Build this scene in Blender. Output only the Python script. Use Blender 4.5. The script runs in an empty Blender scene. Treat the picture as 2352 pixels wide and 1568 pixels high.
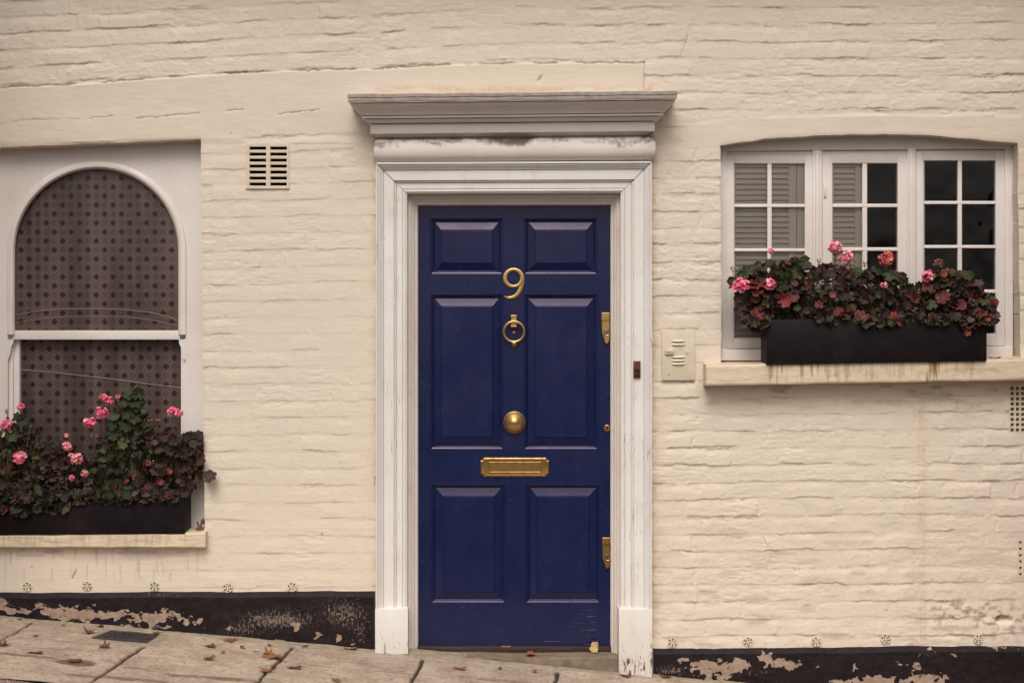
import bpy, bmesh, math, random
import numpy as np
from mathutils import Vector, Matrix

random.seed(9)
rng = np.random.default_rng(9)
SC = bpy.context.scene
COL = SC.collection
R = math.radians

# ------------------------------------------------------------------ camera
# The front of the house is the plane y = 0; the street is on the -y side.
# u, v are positions on that plane, 500 units to the metre (u to the right, v downwards).
D, S, CU, CV, CZ = 6.2, 500.0, 1176.0, 784.0, 1.42
cd = bpy.data.cameras.new("camera")
cam = bpy.data.objects.new("camera", cd)
COL.objects.link(cam)
cam.location = (0, -D, CZ)
cam.rotation_euler = (R(90), 0, 0)
cd.sensor_width = 36
cd.lens = 36 * D / (2352 / S)
cd.clip_end = 2000
SC.camera = cam

# ------------------------------------------------------------------ sky, sun, exposure
SUN_EL, SUN_AZ = 53.0, 8.0
w = bpy.data.worlds.new("World")
SC.world = w
w.use_nodes = True
nt = w.node_tree
nt.nodes.clear()
sky = nt.nodes.new("ShaderNodeTexSky")
sky.sky_type = 'NISHITA'
sky.sun_disc = False
sky.sun_elevation = R(SUN_EL)
sky.sun_rotation = R(180 + SUN_AZ)
sky.dust_density = 4
sky.air_density = 1.2
hs = nt.nodes.new("ShaderNodeHueSaturation")          # an overcast sky: nearly grey, a little warm
hs.inputs['Saturation'].default_value = 0.12
tint = nt.nodes.new("ShaderNodeMix")
tint.data_type = 'RGBA'
tint.blend_type = 'MULTIPLY'
tint.inputs['Factor'].default_value = 1
tint.inputs[7].default_value = (1.0, 0.945, 0.885, 1)
bg = nt.nodes.new("ShaderNodeBackground")
bg.inputs['Strength'].default_value = 0.12
wo = nt.nodes.new("ShaderNodeOutputWorld")
nt.links.new(sky.outputs[0], hs.inputs['Color'])
nt.links.new(hs.outputs[0], tint.inputs[6])
# an overcast sky is about three times as bright overhead as at the horizon
tc = nt.nodes.new("ShaderNodeTexCoord")
sx = nt.nodes.new("ShaderNodeSeparateXYZ")
mr = nt.nodes.new("ShaderNodeMapRange")
mr.inputs[1].default_value = 0.0
mr.inputs[2].default_value = 0.9
mr.inputs[3].default_value = 0.52
mr.inputs[4].default_value = 1.60
ov = nt.nodes.new("ShaderNodeVectorMath")
ov.operation = 'SCALE'
nt.links.new(tc.outputs['Generated'], sx.inputs[0])
nt.links.new(sx.outputs[2], mr.inputs[0])
nt.links.new(tint.outputs[2], ov.inputs[0])
nt.links.new(mr.outputs[0], ov.inputs['Scale'])
nt.links.new(ov.outputs[0], bg.inputs[0])
nt.links.new(bg.outputs[0], wo.inputs[0])
sl = bpy.data.lights.new("sun", 'SUN')
sl.energy = 1.0
sl.angle = R(34)
sl.color = (1.0, 0.94, 0.865)
so = bpy.data.objects.new("sun", sl)
COL.objects.link(so)
so.rotation_euler = (R(90 - SUN_EL), 0, R(-SUN_AZ))
SC.view_settings.view_transform = 'Standard'
SC.view_settings.look = 'None'
SC.view_settings.gamma = 1
SC.view_settings.exposure = 0.12
SC.cycles.max_bounces = 6
SC.cycles.transparent_max_bounces = 12


# ------------------------------------------------------------------ helpers
def P(u, v, y=0.0):
    s = (D + y) / D
    return Vector(((u - CU) / S * s, y, CZ + (CV - v) / S * s))


GA, GB = -0.0488, -0.0905           # the pavement falls to the right: z = GA + GB * x


def gz(x):
    return GA + GB * x


def G(u, v):
    s = (GA - CZ) / ((CV - v) / S - GB * (u - CU) / S)
    x = (u - CU) / S * s
    return Vector((x, s * D - D, gz(x)))


def _h(ix, iy, seed):
    n = (ix.astype(np.int64) * 374761393 + iy.astype(np.int64) * 668265263 + seed * 974634777) & 0xffffffff
    n = ((n ^ (n >> 13)) * 1274126177) & 0xffffffff
    n = (n ^ (n >> 16)) & 0xffffffff
    return n.astype(np.float64) / 4294967295.0


def vn(x, y, seed=0):
    x = np.asarray(x, float)
    y = np.asarray(y, float)
    x, y = np.broadcast_arrays(x, y)
    x0 = np.floor(x)
    y0 = np.floor(y)
    fx = x - x0
    fy = y - y0
    fx = fx * fx * fx * (fx * (fx * 6 - 15) + 10)
    fy = fy * fy * fy * (fy * (fy * 6 - 15) + 10)
    a = _h(x0, y0, seed)
    b = _h(x0 + 1, y0, seed)
    c = _h(x0, y0 + 1, seed)
    d = _h(x0 + 1, y0 + 1, seed)
    return (a * (1 - fx) + b * fx) * (1 - fy) + (c * (1 - fx) + d * fx) * fy


def fbm(x, y, seed=0, o=4):
    t = 0
    a = 0.5
    for i in range(o):
        t = t + a * vn(x * 2 ** i + 17.3 * i, y * 2 ** i - 9.1 * i, seed + i)
        a *= 0.5
    return t / (1 - 0.5 ** o)


def sst(a, b, x):
    t = np.clip((x - a) / (b - a), 0, 1)
    return t * t * (3 - 2 * t)


def dseg(x, y, pts):
    """distance from arrays x, y to a polyline"""
    d = np.full(np.shape(x), 1e9)
    for (ax, ay), (bx, by) in zip(pts[:-1], pts[1:]):
        ex, ey = bx - ax, by - ay
        t = np.clip(((x - ax) * ex + (y - ay) * ey) / (ex * ex + ey * ey + 1e-12), 0, 1)
        d = np.minimum(d, np.hypot(x - ax - t * ex, y - ay - t * ey))
    return d


def inpoly(x, y, pts):
    r = np.zeros(np.shape(x), bool)
    n = len(pts)
    for i in range(n):
        x1, y1 = pts[i]
        x2, y2 = pts[(i + 1) % n]
        if y1 == y2:
            continue
        c = ((y1 > y) != (y2 > y)) & (x < (x2 - x1) * (y - y1) / (y2 - y1) + x1)
        r ^= c
    return r


def wpos(o):
    p = Vector(o.location)
    while o.parent:
        o = o.parent
        p += o.location
    return p


def link(name, me, mat, parent=None):
    o = bpy.data.objects.new(name, me)
    COL.objects.link(o)
    for m in (mat if isinstance(mat, (list, tuple)) else [mat]):
        me.materials.append(m)
    n = len(me.vertices)
    co = np.empty(n * 3)
    me.vertices.foreach_get("co", co)
    co = co.reshape(-1, 3)
    lo, hi = co.min(0), co.max(0)
    c = np.array([(lo[0] + hi[0]) / 2, (lo[1] + hi[1]) / 2, lo[2]])
    co -= c
    me.vertices.foreach_set("co", co.ravel())
    me.update()
    o.location = Vector(c)
    if parent:
        o.location -= wpos(parent)
        o.parent = parent
    return o


def empty(name, loc):
    o = bpy.data.objects.new(name, None)
    COL.objects.link(o)
    o.location = loc
    o.empty_display_size = 0.1
    return o


def tag(o, label=None, cat=None, group=None, kind=None):
    if label:
        o["label"] = label
    if cat:
        o["category"] = cat
    if group:
        o["group"] = group
    if kind:
        o["kind"] = kind
    return o


def np_mesh(name, V, Q, attrs=None, smooth=True):
    me = bpy.data.meshes.new(name)
    V = np.ascontiguousarray(V, dtype=np.float32)
    Q = np.ascontiguousarray(Q, dtype=np.int32)
    me.vertices.add(len(V))
    me.vertices.foreach_set("co", V.ravel())
    me.loops.add(Q.size)
    me.loops.foreach_set("vertex_index", Q.ravel())
    me.polygons.add(len(Q))
    me.polygons.foreach_set("loop_start", np.arange(len(Q), dtype=np.int32) * 4)
    me.update(calc_edges=True)
    if smooth:
        me.polygons.foreach_set("use_smooth", np.ones(len(Q), bool))
    for k, a in (attrs or {}).items():
        at = me.attributes.new(k, 'FLOAT', 'POINT')
        at.data.foreach_set("value", np.ascontiguousarray(a, dtype=np.float32))
    return me


class MB:
    """collects shapes, builds ONE mesh"""

    def __init__(s):
        s.v = []
        s.f = []
        s.mi = []
        s.c = []

    def add(s, vs, fs, mi=0, cols=None):
        o = len(s.v)
        s.v += [tuple(p) for p in vs]
        s.f += [tuple(i + o for i in f) for f in fs]
        s.mi += [mi] * len(fs)
        if cols is not None:
            s.c += cols
        return s

    def box(s, x0, x1, y0, y1, z0, z1, b=0.0, mi=0, seg=2):
        bm = bmesh.new()
        bmesh.ops.create_cube(bm, size=1)
        for q in bm.verts:
            q.co = Vector(((x0 + x1) / 2 + q.co.x * abs(x1 - x0), (y0 + y1) / 2 + q.co.y * abs(y1 - y0),
                           (z0 + z1) / 2 + q.co.z * abs(z1 - z0)))
        if b > 0:
            bmesh.ops.bevel(bm, geom=list(bm.edges), offset=b, segments=seg, profile=0.6, affect='EDGES')
        bm.verts.index_update()
        s.add([q.co for q in bm.verts], [[q.index for q in f.verts] for f in bm.faces], mi)
        bm.free()
        return s

    def boxV(s, u0, v0, u1, v1, yf, yb, b=0.0015, mi=0):
        a = P(u0, v0, yf)
        c = P(u1, v1, yf)
        return s.box(a.x, c.x, yf, yb, c.z, a.z, b, mi)

    def prism(s, pts, yf, yb, b=0.0, mi=0):
        """outline in world x, z extruded from yf (front) to yb; b = chamfer of the front edge"""
        n = len(pts)
        vs = []
        if b:
            cx = sum(p[0] for p in pts) / n
            cz = sum(p[1] for p in pts) / n
            ins = []
            for i in range(n):
                p0, p1, p2 = pts[i - 1], pts[i], pts[(i + 1) % n]
                d1 = Vector((p1[0] - p0[0], p1[1] - p0[1])).normalized()
                d2 = Vector((p2[0] - p1[0], p2[1] - p1[1])).normalized()
                nn = Vector((-(d1.y + d2.y), d1.x + d2.x))
                if nn.length < 1e-6:
                    nn = Vector((-d1.y, d1.x))
                nn.normalize()
                k = b / max(0.4, abs(nn.x * -d1.y + nn.y * d1.x))
                area = sum(pts[j][0] * pts[(j + 1) % n][1] - pts[(j + 1) % n][0] * pts[j][1] for j in range(n))
                sg = 1 if area > 0 else -1
                ins.append((p1[0] + nn.x * k * sg, p1[1] + nn.y * k * sg))
            vs += [(p[0], yf, p[1]) for p in ins]
            vs += [(p[0], yf + b * 0.8, p[1]) for p in pts]
            vs += [(p[0], yb, p[1]) for p in pts]
            fs = [list(range(n)), list(range(2 * n, 3 * n))[::-1]]
            for L in (0, n):
                fs += [[L + i, L + (i + 1) % n, L + n + (i + 1) % n, L + n + i] for i in range(n)]
        else:
            vs += [(p[0], yf, p[1]) for p in pts]
            vs += [(p[0], yb, p[1]) for p in pts]
            fs = [list(range(n)), list(range(n, 2 * n))[::-1]]
            fs += [[i, (i + 1) % n, n + (i + 1) % n, n + i] for i in range(n)]
        return s.add(vs, fs, mi)

    def lathe(s, cx, cz, prof, n=40, mi=0):
        """prof: (radius, y) pairs round an axis along y"""
        vs, fs = [], []
        for r, y in prof:
            for i in range(n):
                a = 2 * math.pi * i / n
                vs.append((cx + r * math.cos(a), y, cz + r * math.sin(a)))
        for k in range(len(prof) - 1):
            for i in range(n):
                j = (i + 1) % n
                fs.append([k * n + i, k * n + j, (k + 1) * n + j, (k + 1) * n + i])
        fs.append(list(range(n)))
        fs.append(list(range((len(prof) - 1) * n, len(prof) * n))[::-1])
        return s.add(vs, fs, mi)

    def tube(s, pts, rad, n=8, mi=0, closed=False, cols=None):
        pts = [Vector(p) for p in pts]
        m = len(pts)
        rr = rad if isinstance(rad, (list, tuple)) else [rad] * m
        vs, fs = [], []
        pn = None
        for i, p in enumerate(pts):
            if closed:
                t = pts[(i + 1) % m] - pts[i - 1]
            else:
                t = pts[min(i + 1, m - 1)] - pts[max(i - 1, 0)]
            t.normalize()
            if pn is None:
                a = Vector((0, 1, 0)) if abs(t.y) < 0.9 else Vector((1, 0, 0))
                pn = (a - t * a.dot(t)).normalized()
            else:
                pn = (pn - t * pn.dot(t)).normalized()
            bn = t.cross(pn)
            for k in range(n):
                a = 2 * math.pi * k / n
                vs.append(p + (pn * math.cos(a) + bn * math.sin(a)) * rr[i])
        for i in range(m if closed else m - 1):
            a, b = i * n, ((i + 1) % m) * n
            for k in range(n):
                fs.append([a + k, a + (k + 1) % n, b + (k + 1) % n, b + k])
        if not closed:
            fs.append(list(range(n))[::-1])
            fs.append(list(range((m - 1) * n, m * n)))
        return s.add(vs, fs, mi, [cols] * len(vs) if cols is not None else None)

    def grid(s, rows, closed=False, mi=0):
        """rows of points of equal length joined by quads"""
        m = len(rows[0])
        vs = [p for r in rows for p in r]
        fs = []
        for a in range(len(rows) - 1):
            for i in range(m if closed else m - 1):
                j = (i + 1) % m
                fs.append([a * m + i, a * m + j, (a + 1) * m + j, (a + 1) * m + i])
        return s.add(vs, fs, mi)

    def build(s, name, mat, parent=None, smooth=False, recalc=True, angle=35):
        me = bpy.data.meshes.new(name)
        me.from_pydata(s.v, [], s.f)
        me.polygons.foreach_set("material_index", s.mi)
        if recalc:
            bm = bmesh.new()
            bm.from_mesh(me)
            bmesh.ops.recalc_face_normals(bm, faces=bm.faces)
            bm.to_mesh(me)
            bm.free()
        if s.c:
            at = me.color_attributes.new("tone", 'FLOAT_COLOR', 'POINT')
            at.data.foreach_set("color", [k for c in s.c for k in (c[0], c[1], c[2], 1.0)])
        if smooth:
            me.polygons.foreach_set("use_smooth", [True] * len(me.polygons))
            if angle:
                me.set_sharp_from_angle(angle=R(angle))
        return link(name, me, mat, parent)


# ------------------------------------------------------------------ materials
class NT:
    def __init__(s, name):
        s.m = bpy.data.materials.new(name)
        s.m.use_nodes = True
        s.t = s.m.node_tree
        s.b = s.t.nodes["Principled BSDF"]
        s.geo = s.n("ShaderNodeNewGeometry")

    def n(s, typ, **kw):
        q = s.t.nodes.new(typ)
        for k, x in kw.items():
            setattr(q, k, x)
        return q

    def l(s, a, b):
        s.t.links.new(a, b)

    def val(s, sock, x):
        if hasattr(x, 'is_linked') or isinstance(x, bpy.types.NodeSocket):
            s.l(x, sock)
        else:
            sock.default_value = x

    def pos(s, scale=(1, 1, 1)):
        q = s.n("ShaderNodeMapping")
        s.l(s.geo.outputs['Position'], q.inputs[0])
        q.inputs['Scale'].default_value = scale
        return q.outputs[0]

    def xyz(s):
        q = s.n("ShaderNodeSeparateXYZ")
        s.l(s.geo.outputs['Position'], q.inputs[0])
        return q.outputs

    def noise(s, scale, detail=4, rough=0.55, stretch=(1, 1, 1), dist=0.0):
        q = s.n("ShaderNodeTexNoise")
        s.l(s.pos(stretch), q.inputs['Vector'])
        q.inputs['Scale'].default_value = scale
        q.inputs['Detail'].default_value = detail
        q.inputs['Roughness'].default_value = rough
        q.inputs['Distortion'].default_value = dist
        return q.outputs['Fac']

    def ramp(s, x, a, b, lo=0.0, hi=1.0):
        q = s.n("ShaderNodeMapRange", interpolation_type='SMOOTHSTEP')
        s.val(q.inputs[0], x)
        q.inputs[1].default_value = a
        q.inputs[2].default_value = b
        q.inputs[3].default_value = lo
        q.inputs[4].default_value = hi
        return q.outputs[0]

    def m2(s, op, a, b=0.0, c=None):
        q = s.n("ShaderNodeMath", operation=op)
        s.val(q.inputs[0], a)
        s.val(q.inputs[1], b)
        if c is not None:
            s.val(q.inputs[2], c)
        return q.outputs[0]

    def mix(s, f, a, b):
        q = s.n("ShaderNodeMix", data_type='RGBA')
        s.val(q.inputs['Factor'], f)
        for i, x in ((6, a), (7, b)):
            if isinstance(x, tuple):
                q.inputs[i].default_value = (x[0], x[1], x[2], 1)
            else:
                s.l(x, q.inputs[i])
        return q.outputs[2]

    def attr(s, name):
        q = s.n("ShaderNodeAttribute")
        q.attribute_name = name
        return q

    def bump(s, h, dist=0.001, strength=1.0):
        q = s.n("ShaderNodeBump")
        q.inputs['Distance'].default_value = dist
        q.inputs['Strength'].default_value = strength
        s.l(h, q.inputs['Height'])
        s.l(q.outputs[0], s.b.inputs['Normal'])

    def col(s, c):
        if isinstance(c, tuple):
            s.b.inputs['Base Color'].default_value = (c[0], c[1], c[2], 1)
        else:
            s.l(c, s.b.inputs['Base Color'])

    def set(s, **kw):
        for k, x in kw.items():
            s.val(s.b.inputs[k.replace('_', ' ')], x)
        return s


def simple(name, c, rough=0.5, var=0.15, scale=12, metal=0.0, bump=0.0004, bscale=60, stretch=(1, 1, 1), spec=0.5):
    q = NT(name)
    c2 = tuple(k * (1 - var) for k in c)
    q.col(q.mix(q.ramp(q.noise(scale, 5, 0.6, stretch), 0.35, 0.65), c2, c))
    q.set(Roughness=rough, Metallic=metal, Specular_IOR_Level=spec)
    if bump:
        q.bump(q.noise(bscale, 4, 0.6, stretch), bump)
    return q.m


CREAM = (0.735, 0.637, 0.53)


def m_wall():
    q = NT("cream_masonry_paint")
    a = q.noise(1.6, 5, 0.6)
    b = q.noise(14, 5, 0.6, (1, 1, 3))
    c = q.mix(q.ramp(a, 0.35, 0.7), CREAM, (0.72, 0.622, 0.52))
    c = q.mix(q.m2('MULTIPLY', q.ramp(b, 0.5, 0.8), 0.3), c, (0.635, 0.54, 0.43))
    sp = q.m2('MULTIPLY', q.ramp(q.noise(160, 2, 0.5), 0.70, 0.76), 0.35)
    c = q.mix(sp, c, (0.40, 0.31, 0.23))
    st = q.attr("stain").outputs['Fac']  # stains, plus the groove shade carried in the same channel
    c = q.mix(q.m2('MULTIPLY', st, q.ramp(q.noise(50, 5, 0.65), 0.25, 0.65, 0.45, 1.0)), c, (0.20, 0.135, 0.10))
    ru = q.attr("rust").outputs['Fac']
    c = q.mix(q.m2('MULTIPLY', ru, q.ramp(q.noise(40, 4, 0.6, (2, 1, 0.4)), 0.3, 0.7, 0.3, 1.0)), c, (0.50, 0.32, 0.17))
    q.col(c)
    q.set(Roughness=0.62, Specular_IOR_Level=0.3)
    h = q.m2('ADD', q.noise(45, 5, 0.6, (0.35, 1, 1.6)), q.m2('MULTIPLY', q.noise(260, 3, 0.6, (0.25, 1, 1.5)), 0.5))
    q.bump(h, 0.0015, 0.9)
    return q.m


def m_white(name="white_gloss_paint", c=(0.79, 0.765, 0.745), chips=0.0, dirt=0.25, z_hi=0.3, grain=True):
    """old white paint on timber: dirt, hairline grain, chips down to the wood near the ground"""
    q = NT(name)
    n1 = q.noise(3.0, 5, 0.6)
    k = q.mix(q.ramp(n1, 0.35, 0.7), c, tuple(x * y for x, y in zip(c, (0.93, 0.90, 0.87))))
    d = q.noise(24, 6, 0.65, (1, 1, 0.35))
    k = q.mix(q.m2('MULTIPLY', q.ramp(d, 0.52, 0.78), dirt), k, (0.42, 0.30, 0.235))
    sp = q.m2('MULTIPLY', q.ramp(q.noise(120, 2, 0.5), 0.71, 0.76), 0.6)
    k = q.mix(sp, k, (0.25, 0.16, 0.12))
    if chips:
        z = q.xyz()[2]
        near = q.ramp(z, z_hi, -0.08)
        n = q.noise(55, 6, 0.72, (1.6, 1, 0.38), 0.4)
        t = q.m2('ADD', n, q.m2('MULTIPLY', near, chips))
        chip = q.ramp(t, 0.735, 0.755)
        k = q.mix(chip, k, (0.17, 0.105, 0.075))
        # long drying cracks along the grain
        ck = q.m2('ABSOLUTE', q.m2('SUBTRACT', q.noise(10, 3, 0.55, (5.5, 1, 0.35), 0.3), 0.5))
        cg = q.m2('MULTIPLY', q.ramp(q.noise(4, 3, 0.5, (2, 1, 1)), 0.52, 0.62), q.ramp(q.xyz()[2], 2.12, 2.05))
        k = q.mix(q.m2('MULTIPLY', q.m2('MULTIPLY', q.ramp(ck, 0.012, 0.003), cg), 0.6), k, (0.22, 0.13, 0.09))
        rust = q.m2('MULTIPLY', q.ramp(q.m2('ADD', q.noise(9, 3, 0.5, (3, 1, 0.6)), q.m2('MULTIPLY', near, 0.06)), 0.72, 0.8), 0.6)
        k = q.mix(rust, k, (0.42, 0.19, 0.07))
        h = q.m2('SUBTRACT', q.noise(70, 4, 0.6, (1.5, 1, 0.12)), q.m2('MULTIPLY', chip, 0.6))
    else:
        h = q.noise(70, 4, 0.6, (1.5, 1, 0.12) if grain else (1, 1, 1))
    q.col(k)
    q.set(Roughness=0.42, Specular_IOR_Level=0.4)
    q.bump(h, 0.0009, 0.8)
    return q.m


def m_soot(name="sooty_white_paint", amount=1.0, z0=2.25, z1=2.36):
    """white paint with grey-brown soot caught in drifts along the top of the moulding"""
    q = NT(name)
    c = (0.79, 0.72, 0.68)
    x, y, z = q.xyz()
    g = q.ramp(q.m2('SUBTRACT', z, q.m2('MULTIPLY', x, 0.0095)), z0, z1)
    n = q.noise(5, 7, 0.62, (1.0, 1, 2.5), 0.6)
    n2 = q.noise(30, 5, 0.65, (2.2, 1, 0.5))
    t = q.m2('ADD', q.m2('MULTIPLY', g, 0.26), q.m2('ADD', q.m2('MULTIPLY', n, 0.75), q.m2('MULTIPLY', n2, 0.22)))
    f = q.m2('MULTIPLY', q.ramp(t, 0.62, 0.82), amount)
    k = q.mix(q.ramp(q.noise(4, 4, 0.6), 0.35, 0.7), c, (0.74, 0.665, 0.62))
    k = q.mix(f, k, (0.15, 0.10, 0.085))
    sp = q.m2('MULTIPLY', q.ramp(q.noise(130, 2, 0.5), 0.7, 0.75), 0.6)
    k = q.mix(sp, k, (0.2, 0.13, 0.1))
    q.col(k)
    q.set(Roughness=0.5, Specular_IOR_Level=0.35)
    q.bump(q.noise(60, 5, 0.65), 0.0009, 0.8)
    return q.m


def m_door():
    q = NT("navy_gloss_paint")
    n = q.noise(7, 5, 0.6, (3, 1, 0.5))
    k = q.mix(q.ramp(n, 0.3, 0.7), (0.0026, 0.0098, 0.050), (0.0038, 0.0125, 0.062))
    x, y, z = q.xyz()
    # cracked grain on the bottom rail, worst towards the lock side
    gr = q.noise(26, 4, 0.55, (0.35, 1, 9), 0.2)
    low = q.ramp(z, 0.23, 0.18)
    rt = q.ramp(x, 0.15, 0.42, 0.0, 0.09)
    edge = q.m2('MULTIPLY', q.ramp(x, 0.40, 0.372), low)
    cr = q.m2('MULTIPLY', q.ramp(q.m2('ADD', gr, rt), 0.69, 0.72), edge)
    k = q.mix(q.m2('MULTIPLY', cr, 0.32), k, (0.42, 0.33, 0.28))
    sp = q.m2('MULTIPLY', q.ramp(q.noise(110, 2, 0.5), 0.735, 0.76), 0.5)
    k = q.mix(sp, k, (0.25, 0.22, 0.25))
    q.col(k)
    q.set(Roughness=q.ramp(q.noise(6, 4, 0.6), 0.3, 0.7, 0.22, 0.34), Specular_IOR_Level=0.55, Specular_Tint=(1.0, 0.78, 0.95, 1))
    h = q.m2('ADD', q.noise(30, 4, 0.6, (3, 1, 0.25)), q.m2('MULTIPLY', q.noise(5, 3, 0.5), 1.2))
    h = q.m2('SUBTRACT', h, cr)
    q.bump(h, 0.0007, 0.8)
    return q.m


def m_brass(name, c=(0.70, 0.47, 0.19), dark=(0.34, 0.19, 0.06), rough=0.3, tarnish=0.5):
    q = NT(name)
    n = q.noise(45, 5, 0.65)
    q.col(q.mix(q.m2('MULTIPLY', q.ramp(n, 0.35, 0.7), tarnish), c, dark))
    q.set(Metallic=1.0, Roughness=q.ramp(n, 0.3, 0.7, rough, rough + 0.15))
    q.bump(q.noise(160, 3, 0.6), 0.0002, 0.6)
    return q.m


def m_black_paint():
    q = NT("black_box_paint")
    n = q.noise(9, 6, 0.65, (1, 1, 0.8))
    k = q.mix(q.ramp(n, 0.45, 0.75), (0.007, 0.0035, 0.0055), (0.018, 0.011, 0.013))
    sc = q.ramp(q.noise(45, 6, 0.75, (0.5, 1, 2.0)), 0.63, 0.74)
    k = q.mix(q.m2('MULTIPLY', sc, 0.45), k, (0.11, 0.075, 0.055))
    q.col(k)
    q.set(Roughness=0.5, Specular_IOR_Level=0.2)
    q.bump(q.noise(40, 5, 0.6), 0.0012, 0.8)
    return q.m


def m_plinth():
    q = NT("tar_black_plinth_paint")
    peel = q.attr("peel").outputs['Fac']
    scr = q.attr("scuff").outputs['Fac']
    n = q.noise(20, 5, 0.6)
    k = q.mix(q.ramp(n, 0.35, 0.7), (0.0095, 0.0045, 0.0065), (0.017, 0.010, 0.0125))
    s1 = q.noise(75, 5, 0.72, (1.6, 1, 0.8), 0.5)
    k = q.mix(q.m2('MULTIPLY', q.ramp(q.m2('ADD', s1, q.m2('MULTIPLY', scr, 0.24)), 0.66, 0.80), 0.8), k, (0.27, 0.205, 0.165))
    bare = q.mix(q.ramp(q.noise(28, 6, 0.65), 0.3, 0.7), (0.27, 0.19, 0.145), (0.40, 0.295, 0.225))
    edge = q.ramp(q.m2('ADD', peel, q.m2('MULTIPLY', q.m2('SUBTRACT', q.noise(55, 7, 0.72), 0.5), 0.75)), 0.47, 0.53)
    edge = q.m2('MULTIPLY', edge, q.ramp(q.noise(34, 6, 0.7, (1, 1, 0.7)), 0.30, 0.42))
    k = q.mix(edge, k, bare)
    q.col(k)
    q.set(Roughness=0.6, Specular_IOR_Level=0.22)
    q.bump(q.m2('SUBTRACT', q.m2('MULTIPLY', q.noise(60, 6, 0.65), 1.0), q.m2('MULTIPLY', edge, 0.5)), 0.003, 0.9)
    return q.m


def m_pave():
    q = NT("york_stone_paving")
    ton = q.attr("tone").outputs['Fac']
    joint = q.attr("joint").outputs['Fac']
    mort = q.attr("mortar").outputs['Fac']
    sta = q.attr("stain").outputs['Fac']
    n = q.noise(9, 6, 0.65, (0.8, 1.1, 1))
    k = q.mix(q.ramp(n, 0.3, 0.7), (0.375, 0.285, 0.218), (0.55, 0.45, 0.36))
    k = q.mix(q.m2('MULTIPLY', ton, 0.55), k, (0.30, 0.228, 0.18))
    n2 = q.noise(6, 7, 0.72, (0.9, 1.5, 1), 0.6)
    k = q.mix(q.m2('MULTIPLY', q.ramp(n2, 0.50, 0.74), 0.55), k, (0.15, 0.092, 0.064))
    n3 = q.noise(60, 6, 0.8, (0.8, 0.9, 1))
    k = q.mix(q.m2('MULTIPLY', q.ramp(n3, 0.47, 0.66), 0.7), k, (0.11, 0.07, 0.05))
    k = q.mix(sta, k, (0.075, 0.040, 0.027))
    mo = q.mix(q.ramp(q.noise(30, 5, 0.6), 0.3, 0.7), (0.25, 0.20, 0.145), (0.36, 0.30, 0.22))
    k = q.mix(mort, k, mo)
    jc = q.mix(q.ramp(q.noise(35, 5, 0.65), 0.4, 0.65), (0.030, 0.019, 0.013), (0.075, 0.05, 0.035))
    k = q.mix(joint, k, jc)
    q.col(k)
    q.set(Roughness=0.7, Specular_IOR_Level=0.35)
    q.bump(q.m2('ADD', q.noise(60, 6, 0.65), q.m2('MULTIPLY', q.noise(12, 4, 0.6), 1.0)), 0.004, 0.8)
    return q.m


def m_granite():
    q = NT("granite_kerb")
    n = q.noise(120, 4, 0.7)
    k = q.mix(q.ramp(n, 0.42, 0.60), (0.085, 0.05, 0.038), (0.46, 0.36, 0.29))
    g = q.noise(7, 5, 0.6)
    k = q.mix(q.m2('MULTIPLY', q.ramp(g, 0.5, 0.7), 0.6), k, (0.10, 0.075, 0.045))
    q.col(k)
    q.set(Roughness=0.75)
    q.bump(q.noise(90, 5, 0.65), 0.004, 0.9)
    return q.m


def m_sill_stained():
    q = NT("painted_sill_with_rust_runs")
    st = q.attr("drip").outputs['Fac']
    k = q.mix(q.ramp(q.noise(5, 5, 0.6), 0.35, 0.7), (0.70, 0.585, 0.43), (0.63, 0.52, 0.385))
    k = q.mix(q.m2('MULTIPLY', q.ramp(q.noise(16, 6, 0.65, (1, 1, 2)), 0.5, 0.75), 0.4), k, (0.40, 0.29, 0.19))
    n = q.noise(1, 2, 0.5, (70, 1, 1.5))
    k = q.mix(q.m2('MULTIPLY', st, q.ramp(q.noise(60, 5, 0.65, (1, 1, 0.3)), 0.25, 0.6, 0.5, 1.0)), k, (0.24, 0.105, 0.035))
    q.col(k)
    q.set(Roughness=0.55, Specular_IOR_Level=0.35)
    q.bump(q.noise(70, 5, 0.6, (0.4, 1, 1)), 0.0012, 0.8)
    return q.m


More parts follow.
